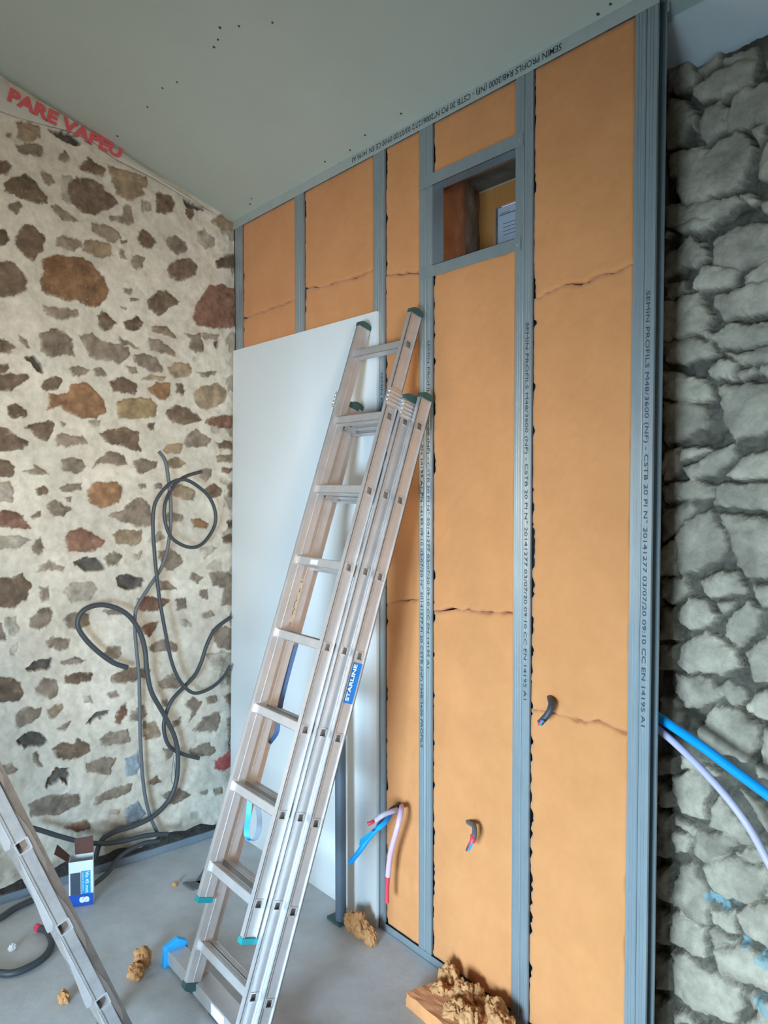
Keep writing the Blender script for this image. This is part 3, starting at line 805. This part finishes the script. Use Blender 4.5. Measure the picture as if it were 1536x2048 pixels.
tl = [(.006,.022,.16,.003),(.03,.060,.15,.0022),(.03,.075,.13,.0022),(.03,.09,.14,.0022),(.03,.105,.12,.0022),(.012,.155,.19,.012),(.03,.19,.12,.006),(.045,.175,.12,.002)]
for (dx, dz, ln, th) in tl:
    zt = gz1-.012-dz
    MB().box((lab.x+dx, WYF+.0072, zt-th), (lab.x+dx+ln, WYF+.0079, zt)).build('printed_line', M['ink'] if th > .003 else M['grey'], lb)
text_mesh('printed_lettering', 'fabricant', (lab.x+.012, WYF+.0079, gz1-.012-.02), (1,0,0), (0,-1,0), .008, .05, M['ink'], lb, thick=.0004)

# ------------------------------------------------------------------ plasterboard sheet
pb = empty('plasterboard_sheet', (.6, -.02, 0), 'large white plasterboard sheet standing against the studs in the corner', 'plasterboard')
def pbp(x, z, o): return (x, -.044+.030*x+ (z/2.5)*(.0415-.030*x) - o, z)
P = [pbp(.014,0,0), pbp(1.205,0,0), pbp(1.205,2.5,0), pbp(.014,2.5,0)]
MB().prism(P, (0,-.010,0)).build('sheet', M['board'], pb)
P = [pbp(.014,0,-.0001), pbp(1.205,0,-.0001), pbp(1.205,2.5,-.0001), pbp(.014,2.5,-.0001)]
MB().prism(P, (0,.003,0)).build('paper_backing', M['edge'], pb)

# ------------------------------------------------------------------ extension ladder
LD = Vector((0, -.3235, -.946)).normalized()         # down the stiles
LN = Vector((0, -.946, .3235)).normalized()          # towards the climber
EX = Vector((1, 0, 0))
lad = empty('extension_ladder', (1.32, -.78, 0), 'three section aluminium extension ladder leaning on the wall with green end caps', 'ladder')
def stile(xo, sgn, o, s0, s1, holes, dep, hs, m, parent, L=None, Nn=None, EXv=None, th=.0022, wd=.021, name='stile'):
    L = L or LD; Nn = Nn or LN; EXv = EXv or EX
    # xo = outer face x ; sgn=+1: outer side is +x. coordinates along L from o (hole 0)
    mb = MB(); h = dep/2; q = lambda a, b: (min(a, b), max(a, b))
    xi = xo-sgn*wd
    f = lambda x0, x1, n0, n1, a, b: mb.obox(Vector((0, o.y, o.z)), EXv, Nn, L, *q(x0, x1), n0, n1, a, b)
    f(xo, xi, h-th, h, s0, s1); f(xo, xi, -h, -h+th, s0, s1)
    f(xo-sgn*.005, xo-sgn*.007, h-.012, h-th, s0, s1); f(xo-sgn*.005, xo-sgn*.007, -h+th, -h+.012, s0, s1)
    f(xi, xi+sgn*th, -h+th, h-th, s0, s1)
    f(xi-sgn*.0015, xi, -.003, .003, s0, s1)
    xo2 = xo-sgn*.0045
    f(xo2, xo2-sgn*th, hs, h-th, s0, s1); f(xo2, xo2-sgn*th, -h+th, -hs, s0, s1)
    f(xo, xo-sgn*.006, h-.006, h, s0, s1); f(xo, xo-sgn*.006, -h, -h+.006, s0, s1)
    prev = s0
    for s in holes:
        f(xo2, xo2-sgn*th, -hs, hs, prev, s-hs); prev = s+hs
    f(xo2, xo2-sgn*th, -hs, hs, prev, s1)
    return mb.build(name, m, parent)
def rung(x0, x1, o, s, parent, m, w=.015, rim=None):
    q = Vector((0, o.y, o.z)); mb = MB()
    for (n0, n1, a, b) in ((-w, w, s-w, s-w+.002), (-w, w, s+w-.002, s+w), (-w, -w+.002, s-w, s+w), (w-.002, w, s-w, s+w)):
        mb.obox(q, EX, LN, LD, x0, x1, n0, n1, a, b)
    for k in (-.006, .0, .006): mb.obox(q, EX, LN, LD, x0+.03, x1-.03, k-.001, k+.001, s-w-.001, s-w)
    return mb.build('rung', m, parent)
def cap(xo, sgn, o, s0, s1, dep, parent, m, wd=.024, round_=0):
    q = Vector((0, o.y, o.z)); mb = MB(); xi = xo-sgn*wd; x0, x1 = sorted((xo+sgn*.002, xi)); h = dep/2+.002
    n = 8; pts = []
    if round_:
        for k in range(n+1):
            a = math.pi*k/n; pts.append((h*math.cos(a), s1 + (.012*math.sin(a))*(1 if s1 > s0 else -1)))
        pts += [(-h, s0), (h, s0)]
        P = [q+EX*x0+LN*a+LD*b for a, b in pts]; mb.prism(P, EX*(x1-x0))
    else: mb.obox(q, EX, LN, LD, x0, x1, -h, h, min(s0, s1), max(s0, s1))
    return mb.build('end_cap', m, parent)
SEC = [ # name, origin hole 0, left outer, right outer, top s, bottom s, nrungs, depth
    ('front_section', Vector((0,-.084,2.3215)), 1.150, 1.484, -.125, 2.070, 8, .054),
    ('middle_section', Vector((0,-.118,2.040)), 1.128, 1.5055, -.085, 2.090, 8, .058),
    ('rear_section', Vector((0,-.0805,2.022)), 1.100, 1.5400, -.110, 2.110, 8, .055)]
for si, (nm, o, xl, xr, s0, s1, nr, dep) in enumerate(SEC):
    hol = [i*.28 for i in range(nr)]
    stile(xr, 1, o, s0, s1, hol, dep, .0125, M['alu'], lad)
    stile(xl, -1, o, s0, s1, [], dep, .0125, M['alu'], lad)
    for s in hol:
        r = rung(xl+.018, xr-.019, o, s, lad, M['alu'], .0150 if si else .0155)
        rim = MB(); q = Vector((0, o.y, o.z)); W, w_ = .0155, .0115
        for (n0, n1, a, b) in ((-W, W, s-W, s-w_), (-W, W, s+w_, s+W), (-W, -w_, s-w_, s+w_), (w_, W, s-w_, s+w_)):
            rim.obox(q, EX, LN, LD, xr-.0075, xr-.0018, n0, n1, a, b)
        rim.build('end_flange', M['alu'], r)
        MB().obox(q, EX, LN, LD, xr-.034, xr-.031, -.0125, .0125, s-.0125, s+.0125).build('hollow_shade', M['ink'], r)  # added dark square, stands in for the shade inside the hollow rung
    for (x, sg) in ((xl, -1), (xr, 1)):
        cap(x, sg, o, s0+.006, s0-.006, dep, lad, M['cap'], round_=1)
        cap(x, sg, o, s1-.006, s1+.012, dep, lad, M['capt'] if si == 0 else M['cap'], round_=0 if si == 0 else 1)
# ribbed guide brackets
for (x, sg, o, sb) in ((1.484, 1, SEC[0][1], .115+.10), (1.5055, 1, SEC[1][1], -.035), (1.150, -1, SEC[0][1], .20)):
    mb = MB(); q = Vector((0, o.y, o.z))
    x0, x1 = sorted((x+sg*.0005, x+sg*.004)); mb.obox(q, EX, LN, LD, x0, x1, -.032, .034, sb-.035, sb+.03)
    for k in range(4):
        c = q+EX*(x+sg*.004)+LD*(sb-.024+k*.014); mb.tube([c-LN*.032, c+LN*.034], .004, 8)
    g = mb.build('guide_bracket', M['alu'], lad)
    for k in range(3):
        c = q+EX*(x+sg*.001)+LN*.033+LD*(sb-.02+k*.016)
        MB().tube([c, c+LN*.005], [.005,.002], 8).build('rivet', M['alu'], g)
# rung clips on the left
for k, (o, xl) in enumerate(((SEC[0][1], 1.172), (SEC[0][1], 1.172))):
    q = Vector((0, o.y, o.z)); s = (.28, .56)[k]
    MB().obox(q, EX, LN, LD, xl+.03, xl+.034, -.06, -.015, s+.010, s+.028).obox(q, EX, LN, LD, xl+.03, xl+.045, -.06, -.056, s+.010, s+.032).build('hook', M['alu_dirty'], lad)
# stickers
o = SEC[2][1]; q = Vector((0, o.y, o.z)); XR = 1.5400-.0043
def on_x(px, py, x): return on(px, py, 0, x)
sa = (on_x(716, 1326, XR)-Vector((XR, o.y, o.z))).dot(LD); sb = (on_x(700, 1408, XR)-Vector((XR, o.y, o.z))).dot(LD)
stk = MB().obox(q, EX, LN, LD, XR, XR+.0006, -.021, .0235, sa, sb).build('blue_sticker', M['starblue'], lad); stk['label'] = 'blue sticker with white STARLINE lettering'
text_mesh('printed_lettering', 'STARLINE', q+EX*(XR+.0006)+LD*(sb-.008)+LN*(-.001), -LD, EX, .015, (sb-sa)-.014, M['white'], stk, bold=.03)
text_mesh('printed_lettering', 'by CENTAURE', q+EX*(XR+.0006)+LD*(sb-.045)+LN*(-.014), -LD, EX, .005, .05, M['cardcyan'], stk, bold=.0)
o = SEC[1][1]; q = Vector((0, o.y, o.z)); XL = 1.128+.021+.0002
sa = (on_x(598, 1156, XL)-Vector((XL, o.y, o.z))).dot(LD); sb = (on_x(577, 1243, XL)-Vector((XL, o.y, o.z))).dot(LD)
s2 = MB().obox(q, EX, LN, LD, XL, XL+.0006, .005, .026, sa, sb).build('warning_sticker', M['sticker'], lad); s2['label'] = 'cream pictogram warning sticker'
pic = MB(); rd = random.Random(2)
for k in range(16):
    s = sa+.02+(sb-sa-.03)*k/16; nn = .008+.012*rd.random(); pic.obox(q, EX, LN, LD, XL+.0006, XL+.0011, nn, nn+.0035, s, s+.006)
pic.build('printed_pictograms', M['ink'], s2)
c = q+EX*(XL+.0009)+LD*(sa+.010)+LN*.010
for cc in (c, c+LN*.011): MB().tube([cc+LN*.004*math.cos(a)+LD*.004*math.sin(a) for a in [k*math.pi/5 for k in range(11)]], .0008, 5).build('printed_pictogram', M['ink'], s2)
o = SEC[0][1]; q = Vector((0, o.y, o.z))
# stabiliser bar at the foot
bar = MB().box((.905, -.785, .012), (1.86, -.715, .062)); bo = bar.build('stabiliser_bar', M['alu'], lad, bevel=.003)
for x in (.885, 1.86):
    cpm = MB().prism([(x, -.80, 0), (x, -.70, 0), (x, -.705, .075), (x, -.74, .095), (x, -.795, .075)], (.028, 0, 0)); cpm.build('blue_end_cap', M['bluecap'], bo, bevel=.004)
MB().box((1.27, -.7862, .018), (1.36, -.7852, .058)).build('white_sticker', M['white'], bo)
MB().box((1.25, -.7875, .010), (1.38, -.7855, .0112)).build('foot_rubber', M['cap'], bo)
# white tag on a rung of the middle section (fourth one)
o = SEC[0][1]; pos = on(650, 1127, 1, o.y+LD.y*.84-.02)
MB().obox(Vector((0, o.y, o.z)), EX, LN, LD, 1.265, 1.312, .0158, .0164, .84-.008, .84+.009).build('rung_tag', M['white'], lad)

# blue strap looped over the ladder
def strap_mesh(pts, wdt, wdir, m, name, parent):
    P = smooth_path(pts, 8); mb = MB(); V = []; wv = Vector(wdir).normalized()*wdt/2
    for i, p in enumerate(P):
        t = (P[min(i+1, len(P)-1)]-P[max(i-1, 0)]).normalized(); nn = t.cross(wv).normalized()*.0008
        V += [p-wv-nn, p+wv-nn, p+wv+nn, p-wv+nn]
    F = [(i*4+k, i*4+(k+1) % 4, (i+1)*4+(k+1) % 4, (i+1)*4+k) for i in range(len(P)-1) for k in range(4)]
    return mb.add(V, F).build(name, m, parent)
st = empty('ladder_strap', on(510, 1640, 1, -.62), 'blue webbing strap hanging in a loop from the ladder rung', 'strap')
def sp(px, py, y): return on(px, py, 1, y)
strap_mesh([sp(592,1290,-.36), sp(578,1340,-.39), sp(563,1400,-.42), sp(556,1440,-.44), sp(552,1468,-.45), sp(532,1496,-.47), sp(521,1520,-.48), sp(514,1550,-.50), sp(513,1572,-.51)], .020, (.5,.8,.1), M['navy'], 'upper_webbing', st)
strap_mesh([sp(500,1596,-.63), sp(497,1630,-.64), sp(493,1660,-.64), sp(495,1675,-.64), sp(502,1682,-.64)], .019, (.75,.66,0), M['strap'], 'loop_front', st)
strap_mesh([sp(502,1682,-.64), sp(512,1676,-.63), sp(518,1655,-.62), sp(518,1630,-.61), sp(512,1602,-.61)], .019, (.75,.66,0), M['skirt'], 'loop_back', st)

# ------------------------------------------------------------------ second ladder (nearer, left)
o2 = Vector((1.5033, -1.4208, .8748)); D2 = Vector((-.01235, .10364, -.25982)).normalized(); N2 = EX.cross(D2).normalized()
if N2.y < 0: N2 = -N2                         # N2 points to +y / up: image right
l2 = empty('worn_ladder', (1.3, -1.07, 0), 'worn grey aluminium ladder close to the camera at the lower left edge', 'ladder')
def rel(px, py, x): p = on(px, py, 0, x)-Vector((x, o2.y, o2.z)); return p.dot(N2), p.dot(D2)
wl = rel(113, 1857, 1.49)[0]; wr = rel(147, 1857, 1.49)[0]; wr2 = rel(166, 1857, 1.49)[0]
q = Vector((0, o2.y, o2.z)); L2 = 1.05; S0 = -1.1; fl = .955
def strip(x0, x1, n0, n1, a, b, name, m, parent=l2):
    return MB().obox(q, EX, N2, D2, x0, x1, n0, n1, a, b).build(name, m, parent)
mb = MB(); hs = .017
def f2(x0, x1, n0, n1, a, b): mb.obox(q, EX, N2, D2, min(x0,x1), max(x0,x1), n0, n1, a, b)
XO = 1.492
f2(XO-.026, XO, wl, wl+.003, S0, fl-.03); f2(XO-.026, XO, wr-.003, wr, S0, fl-.03)
f2(XO-.003, XO-.0005, hs, wr-.003, S0, fl-.03); f2(XO-.003, XO-.0005, wl+.003, -hs, S0, fl-.03)
pv = S0
for s in (-.84, -.56, -.28, 0, .28, .56, .84):
    f2(XO-.003, XO-.0005, -hs, hs, pv, s-hs); pv = s+hs
f2(XO-.003, XO-.0005, -hs, hs, pv, fl-.03)
f2(XO, XO+.0015, wl, wl+.005, S0, fl-.03); f2(XO, XO+.0015, wr-.006, wr, S0, fl-.03)
mb.build('stile', M['alu_dirty'], l2)
mb = MB()
f2(XO-.040, XO-.027, wr-.01, wr+.026, S0, fl-.06); f2(XO-.030, XO-.026, wr-.02, wr+.002, S0, fl-.06)
mb.build('rear_stile', M['alu_dirty'], l2)
mb = MB(); f2(1.10, 1.122, wl, wr, S0, fl-.03); mb.build('stile', M['alu_dirty'], l2)
for s in (-.84, -.56, -.28, 0, .28, .56, .84):
    mb = MB(); W, w_ = .0185, .0155
    for (n0, n1, a, b) in ((-W, W, s-W, s-w_), (-W, W, s+w_, s+W), (-W, -w_, s-w_, s+w_), (w_, W, s-w_, s+w_)): f2(1.122, XO+.003, n0, n1, a, b)
    r = mb.build('rung', M['alu'], l2)
    # triangular tread bracket on the left side of the stile
    mb = MB(); pts = [(wl-.001, s-.26), (wl-.019, s-.055), (wl-.022, s-.012), (wl-.010, s-.010), (wl-.001, s-.03)]
    P = [q+EX*(XO-.020)+N2*a+D2*b for a, b in pts]; mb.prism(P, EX*.016); mb.build('tread_bracket', M['alu'], l2)
    mb = MB(); pts = [(wr+.002, s-.10), (wr+.015, s-.03), (wr+.017, s+.08), (wr+.008, s+.12), (wr+.002, s+.05)]
    P = [q+EX*(XO-.026)+N2*a+D2*b for a, b in pts]; mb.prism(P, EX*.006); mb.build('side_gusset', M['alu'], l2)
for x in (1.098, XO-.030):
    MB().obox(q, EX, N2, D2, x, x+.032, wl-.002, wr+.004, fl-.035, fl-.012).build('foot_cap', M['cap'], l2)
MB().obox(q, EX, N2, D2, XO-.045, XO-.024, wr-.012, wr+.030, fl-.10, fl-.055).build('foot_cap', M['cap'], l2)

# folding support legs that hold the worn ladder up
for x in (1.075, 1.497):
    top_ = q+D2*(S0+.06)+EX*x; foot = Vector((x, -2.52, .012)); dd = foot-top_; Lg = dd.length; dd.normalize(); nn = EX.cross(dd).normalized()
    MB().obox(top_, EX, nn, dd, 0, .022, -.024, .024, -.03, Lg).build('support_leg', M['alu_dirty'], l2)
MB().obox(Vector((0, foot.y, foot.z)), EX, nn, dd, 1.097, 1.497, -.012, .012, -.55, -.52).build('brace', M['alu_dirty'], l2)

# ------------------------------------------------------------------ conduits on the left wall
def wallpath(pts, x=.03): return smooth_path([on(px, py, 0, x if not isinstance(x, (list, tuple)) else x[i]) for i, (px, py) in enumerate(pts)], 7)
def conduit(pts, r, m, label, x=.03, endm=None, name='conduit', cat='conduit', group=None, raw=None):
    path = raw if raw else wallpath(pts, x)
    o = MB().tube(path, r, 12).build(name, m, smooth=True); tag(o, label, cat, group); return o
G = 'black electrical conduits'
conduit([(318,903),(331,923),(338,968),(342,1026),(337,1087),(323,1135),(297,1176),(273,1217),(270,1258),(273,1299),(278,1350),(279,1391),(281,1483),(287,1570),(299,1629),(316,1668)], .0085, M['grey'],
        'thin dark conduit hanging from the hole in the stone wall down to the floor', .031, group=G)
conduit([(404,943),(369,954),(345,975),(330,1009),(331,1046),(345,1077),(376,1094),(403,1089),(427,1057),(431,1026),(417,992),(386,966),(362,959),(335,971),(311,1005),(306,1046),(309,1105),(314,1156),(320,1204),(331,1265),(343,1322),(360,1362),(387,1386),(420,1377),(446,1355),(461,1331)], .0085, M['black'],
        'dark conduit making the upper round loop on the stone wall', [.03]*3+[.048]*7+[.05]*3+[.052]*2+[.05]*5+[.05]*2+[.05]*4, group=G)
conduit([(255,1335),(226,1325),(191,1299),(164,1269),(155,1245),(167,1221),(198,1210),(232,1216),(260,1234),(280,1265),(290,1299),(294,1340),(303,1384),(329,1431),(351,1479),(356,1526),(351,1570),(336,1603),(307,1632),(270,1651),(234,1662),(208,1676),(197,1694),(191,1718)], .0115, M['black'],
        'thick black conduit making the lower left loop on the stone wall down to the floor', [.045]*5+[.05]*3+[.052]*16, group=G)
conduit([(462,1234),(431,1258),(414,1289),(403,1323),(390,1350),(369,1373),(343,1402),(329,1439),(329,1468),(340,1494),(365,1508),(398,1517)], .0095, M['black'],
        'black conduit curving from behind the plasterboard edge to a cut end on the stone wall', [.03]*4+[.034,.034,.034,.03,.03,.029,.028,.028], group=G)
conduit([(60,1655),(79,1660),(121,1673),(161,1683),(205,1687),(248,1682),(292,1671),(335,1668)], .011, M['black'],
        'black conduit lying along the foot of the stone wall behind the small carton', .075, group=G)
conduit([(186,1770),(215,1746),(237,1716),(262,1698),(290,1686),(318,1682)], .0105, M['black'],
        'black conduit on the floor running from behind the small carton to the wall', [.20,.15,.11,.09,.085,.08], group=G)
def floorpath(pts, z): return smooth_path([on(px, py, 2, z) for px, py in pts], 7)
conduit(None, .013, M['black'], 'black conduit coil on the floor with a red taped end beside the worn ladder', raw=floorpath([(75,1856),(92,1861),(103,1881),(99,1900),(84,1918),(62,1932),(30,1945),(0,1946),(-60,1935),(-110,1900),(-90,1870),(-40,1850),(0,1836),(29,1817),(66,1800)], .014), group=G)
t = on(73, 1854, 2, .016); u_ = on(80, 1857, 2, .016)
tag(MB().tube([t, u_], .0145, 12).build('red_tape', M['red'], smooth=True), 'red tape wrapped on the cut end of the black floor conduit', 'tape')
wv = smooth_path([on(x, y, 0, .05) for x, y in [(348,1508),(345,1535),(343,1560),(347,1568),(350,1550),(349,1525)]], 6)
tag(MB().tube(wv, .0016, 6).build('wire_loop', M['grey']), 'small loop of thin wire hanging beside the thick conduit on the stone wall', 'wire')
# hole in the wall where the upper conduit enters
# ------------------------------------------------------------------ cable stubs in the boards
def bend(pts, n=7): return smooth_path([Vector(p) for p in pts], n)
def W(px, py, y): return on(px, py, 1, y)
cs = empty('cable_stub', W(1100,1395,0), 'black cable stub curving down out of the right orange board', 'cable', 'cable stubs in the boards')
MB().tube(bend([W(1099,1392,.03), W(1101,1398,-.002), W(1103,1410,-.03), W(1096,1428,-.045), W(1080,1446,-.055)]), .0105, 12).build('sheath', M['black'], cs, smooth=True)
for k, m in enumerate(('red','blue','black')): MB().tube(bend([W(1084+k*3,1440+k,-.0662), W(1077+k*4,1450-k,-.068)], 2), .003, 6).build('wire', M[m], cs)
cs = empty('cable_stub', W(940,1645,0), 'grey cable stub with red and blue wires in the board below the window', 'cable', 'cable stubs in the boards')
MB().tube(bend([W(934,1640,.03), W(938,1645,.0), W(948,1652,-.03), W(949,1668,-.05), W(946,1682,-.06)]), .0088, 12).build('sheath', M['grey'], cs, smooth=True)
MB().tube(bend([W(946,1670,-.052), W(946,1678,-.06), W(944,1684,-.064)]), .0096, 10).build('red_tape', M['red'], cs, smooth=True)
for k, m in enumerate(('black','red','blue')): MB().tube(bend([W(942+k*2,1682,-.064), W(937+k*3,1691,-.07), W(933+k*2,1701,-.07)], 4), .0035, 6).build('wire', M[m], cs)
# pink / blue / black bundle
conduit(None, .0115, M['black'], 'black conduit end in the bundle leaving the narrow board', raw=bend([W(801,1607,.05), W(796,1612,-.01), W(782,1622,-.06), W(768,1640,-.10), W(757,1655,-.13)]), group='conduit bundle in the narrow bay')
c = conduit(None, .010, M['blue'], 'blue conduit end in the bundle, cut short with a ragged tip', raw=bend([W(790,1618,.03), W(783,1626,-.05), W(770,1645,-.12), W(752,1660,-.16), W(738,1676,-.18), W(725,1694,-.20), W(713,1710,-.215), W(700,1725,-.23)]), group='conduit bundle in the narrow bay')
MB().prism([W(748,1662,-.185), W(742,1662,-.185), W(722,1678,-.20), W(720,1690,-.205), W(728,1688,-.2)], (0,-.004,0)).build('ragged_tip', M['blue'], c)
c = conduit(None, .0098, M['lilac'], 'short pink conduit with a pink cap in the bundle, pointing left', raw=bend([W(801,1618,.03), W(790,1621,-.06), W(770,1628,-.12), W(756,1637,-.15), W(748,1643,-.165)]), group='conduit bundle in the narrow bay')
MB().tube(bend([W(750,1641,-.16), W(743,1645,-.18), W(736,1648,-.19)], 3), .0075, 10).build('pink_cap', M['red'], c, smooth=True)
c = conduit(None, .0105, M['pink'], 'long pink conduit hanging straight down with a red sleeve at its end', raw=bend([W(803,1612,.03), W(803,1618,-.05), W(796,1650,-.09), W(785,1690,-.09), W(779,1720,-.08), W(776,1752,-.075)]), group='conduit bundle in the narrow bay')
MB().tube(bend([W(776,1750,-.076), W(774,1780,-.075), W(774,1805,-.075)], 4), .0085, 10).build('red_sleeve', M['red'], c, smooth=True)
# blue and lilac conduits on the right
conduit(None, .0138, M['blue'], 'bright blue conduit running from behind the end stud across the bare stone wall', raw=bend([W(1270,1405,.13), W(1300,1424,.13), W(1335,1446,.13), W(1400,1490,.12), W(1470,1542,.11), W(1536,1590,.10), W(1620,1650,.09)]))
conduit(None, .0105, M['lilac'], 'lilac conduit curving below the blue one across the bare stone wall', raw=bend([W(1270,1430,.125), W(1300,1447,.125), W(1345,1482,.12), W(1400,1535,.11), W(1450,1590,.10), W(1495,1650,.10), W(1530,1712,.09), W(1575,1800,.08)]))

# ------------------------------------------------------------------ pipe in front of the plasterboard
p = on(681, 1838, 2, 0)
pp = empty('pvc_pipe', (p.x, p.y, 0), 'dark grey blue pipe standing upright in front of the plasterboard', 'pipe')
px_, py_ = 1.078, -.105
MB().tube([(px_, py_, .012), (px_, py_, 1.02)], .0225, 20).build('tube', M['pvc'], pp, smooth=True)
MB().box((px_-.06, py_-.03, 0), (px_+.03, py_+.03, .012)).build('base_piece', M['cap'], pp, bevel=.003)

# ------------------------------------------------------------------ carton
nb = Vector((.93, -.36, 0)).normalized(); tb = Vector((-nb.y, nb.x, 0)); up = Vector((0,0,1))
bc = on(163, 1812, 2, 0); cb = empty('carton', bc, 'small open carton with white, cyan and blue print standing on the floor', 'box')
bw, bh, bd = .098, .196, .07
MB().obox(bc, tb, -nb, up, -bw/2, bw/2, 0, .002, 0, bh).obox(bc, tb, -nb, up, -bw/2, bw/2, bd-.002, bd, 0, bh).obox(bc, tb, -nb, up, -bw/2, -bw/2+.002, .002, bd-.002, 0, bh).obox(bc, tb, -nb, up, bw/2-.002, bw/2, .002, bd-.002, 0, bh).obox(bc, tb, -nb, up, -bw/2, bw/2, 0, bd, 0, .002).build('body', M['cardwhite'], cb)
def face(x0, x1, z0, z1, m, nm, t=.0006): return MB().obox(bc, tb, nb, up, x0, x1, 0, t, z0, z1).build(nm, m, cb)
fp = face(-bw/2, bw/2, 0, .052, M['cardblue'], 'blue_print')
face(-bw/2+.006, -.002, .052, .148, M['carddark'], 'photo_print'); cy = face(0, .038, .052, .152, M['cardcyan'], 'cyan_print')
text_mesh('printed_lettering', 'Vis 45 mm', bc+tb*.018+nb*.0007+up*.149, (0,0,-1), nb, .014, .092, M['white'], cy, bold=.02)
text_mesh('printed_lettering', 'plaque de platre', bc+tb*.006+nb*.0007+up*.146, (0,0,-1), nb, .005, .080, M['white'], cy, bold=.01)
text_mesh('printed_logo', 'S', bc+tb*-.004+nb*.0007+up*.040, (0,0,-1), nb, .034, .026, M['white'], fp, bold=.08)
# flaps
def flap(a, b, c, d, nm='flap'): MB().prism([a, b, c, d], nb*-.002).build(nm, M['card'], cb)
tl_ = bc+tb*(-bw/2)-nb*bd+up*bh; tr_ = bc+tb*(bw/2)-nb*bd+up*bh
flap(tl_+tb*.022, tr_-tb*.0, tr_+up*.075-tb*.002, tl_+tb*.02+up*.070)
lf = bc+tb*(-bw/2)+up*bh
MB().prism([lf, lf-nb*bd, lf-nb*bd+up*.055-tb*.05, lf+up*.05-tb*.055+nb*.01], Vector((.0,.0,.002))).build('flap', M['card'], cb)

# ------------------------------------------------------------------ debris
def clump(p, r, label, seed, sq=(1,1,.7), m='insul2', name='insulation_clump', cat='debris', group='insulation crumbs on the floor'):
    bm = bmesh.new(); bmesh.ops.create_icosphere(bm, subdivisions=5, radius=1)
    for v in bm.verts:
        d = v.co.normalized(); a = 1+.32*mnoise.fractal(d*1.9+Vector((seed*3.1,0,0)), 1, 2, 4)+.07*mnoise.fractal(d*8+Vector((seed,5,0)), 1, 2, 3)
        v.co = Vector((d.x*a*sq[0], d.y*a*sq[1], d.z*a*sq[2]))*r
    zmin = min(v.co.z for v in bm.verts)*.8
    for v in bm.verts: v.co = v.co+Vector((p.x, p.y, max(v.co.z-zmin, .0005)+p.z))
    me = bpy.data.meshes.new(name); bm.to_mesh(me); bm.free(); o = link(name, me, M[m], smooth=True)
    return tag(o, label, cat, group)
def fl_(px, py): q = on(px, py, 2, 0); q.z = 0; return q
clump(fl_(284,1932), .032, 'brown insulation crumb left of the blue ladder cap, upper one of a pair', 1, (.9,1,.75))
clump(fl_(272,1952), .030, 'brown insulation crumb on the open floor, lower one of a pair', 2, (1.2,.9,.5))
clump(fl_(128,2002), .022, 'small orange brown crumb beside the worn ladder', 3, (1,.8,.6))
clump(fl_(350,1772), .010, 'tiny orange crumb beside the dark shards behind the ladder', 4)
clump(fl_(24,1900), .014, 'small white plaster crumb inside the conduit coil', 5, (.7,1,.6), 'board', 'plaster_crumb')
for k, (x, y, r) in enumerate(((702,1848,.030),(721,1846,.038),(741,1855,.027),(714,1836,.024))):
    _d = ray(x, y); p = CAM+_d*((-.10-CAM.y)/_d.y); p.z = .0 if k < 3 else .028
    clump(p, r, ['brown insulation clump nearest the grey pipe foot', 'largest brown insulation clump at the foot of the plasterboard', 'rightmost brown clump at the plasterboard corner', 'brown clump resting on top of the others by the pipe'][k], 10+k, (1,.8,.8))
for k, (x, y, r, yy, zz) in enumerate(((896,1958,.040,-.06,0),(925,1985,.045,-.10,0),(880,1965,.035,-.13,0),(950,2000,.035,-.06,0),(975,2010,.035,-.07,0),(990,2030,.04,-.07,0),(940,2020,.04,-.16,0),(1000,2050,.045,-.11,0),(910,2000,.04,-.17,0))):
    d = ray(x, y); k2 = (yy-CAM.y)/d.y; p = CAM+d*k2; p.z = 0
    clump(p, r, ['insulation clump touching the floor track, furthest from the camera', 'insulation clump leaning on the floor track', 'insulation clump behind the offcut block', 'insulation clump beside the floor track in the heap', 'insulation clump right of the heap middle', 'insulation clump next to the second stud foot', 'insulation clump beside the block end', 'insulation clump nearest the camera at the bottom edge', 'insulation clump on the middle of the heap'][k], 20+k, (1,1,.8), group='insulation heap at the wall foot')
# offcut block
bp = fl_(812, 2012); bx = bp.x; by = bp.y
ob = MB(); P = [(bx,by,0),(bx+.40,by-.02,0),(bx+.40,by+.13,0),(bx+.03,by+.15,0)]
P0 = [Vector(p) for p in P]; nseg = 14
bm = bmesh.new(); bmesh.ops.create_cube(bm, size=1); bmesh.ops.subdivide_edges(bm, edges=bm.edges, cuts=14, use_grid_fill=True)
for v in bm.verts:
    u1, v1, w1_ = v.co.x+.5, v.co.y+.5, v.co.z+.5
    b0 = P0[0].lerp(P0[1], u1); b1 = P0[3].lerp(P0[2], u1); q2 = b0.lerp(b1, v1)
    nn = mnoise.fractal(Vector((q2.x*45, q2.y*45, w1_*2.2)), 1, 2, 3)*.0035
    v.co = Vector((q2.x+nn, q2.y+nn, w1_*.05+(nn*.8 if w1_ > .1 else 0)))
me = bpy.data.meshes.new('insulation_offcut'); bm.to_mesh(me); bm.free()
tag(link('insulation_offcut', me, M['insul'], smooth=False), 'orange insulation offcut block lying on the floor at the bottom edge', 'insulation')
# dark shards
for k, pts in enumerate(([(365,1768),(385,1781),(408,1774),(400,1765)], [(392,1766),(410,1745),(415,1757),(407,1776)])):
    P = [fl_(*a) for a in pts]
    for j, p in enumerate(P): p.z = .003+(.02 if j == 1 and k else 0)
    tag(MB().prism(P, (0,0,.006)).build('plastic_shard', M['grey']), ['flat dark shard on the floor behind the ladder', 'upright dark shard on the floor touching the ladder stile'][k], 'debris', 'dark shards behind the ladder')
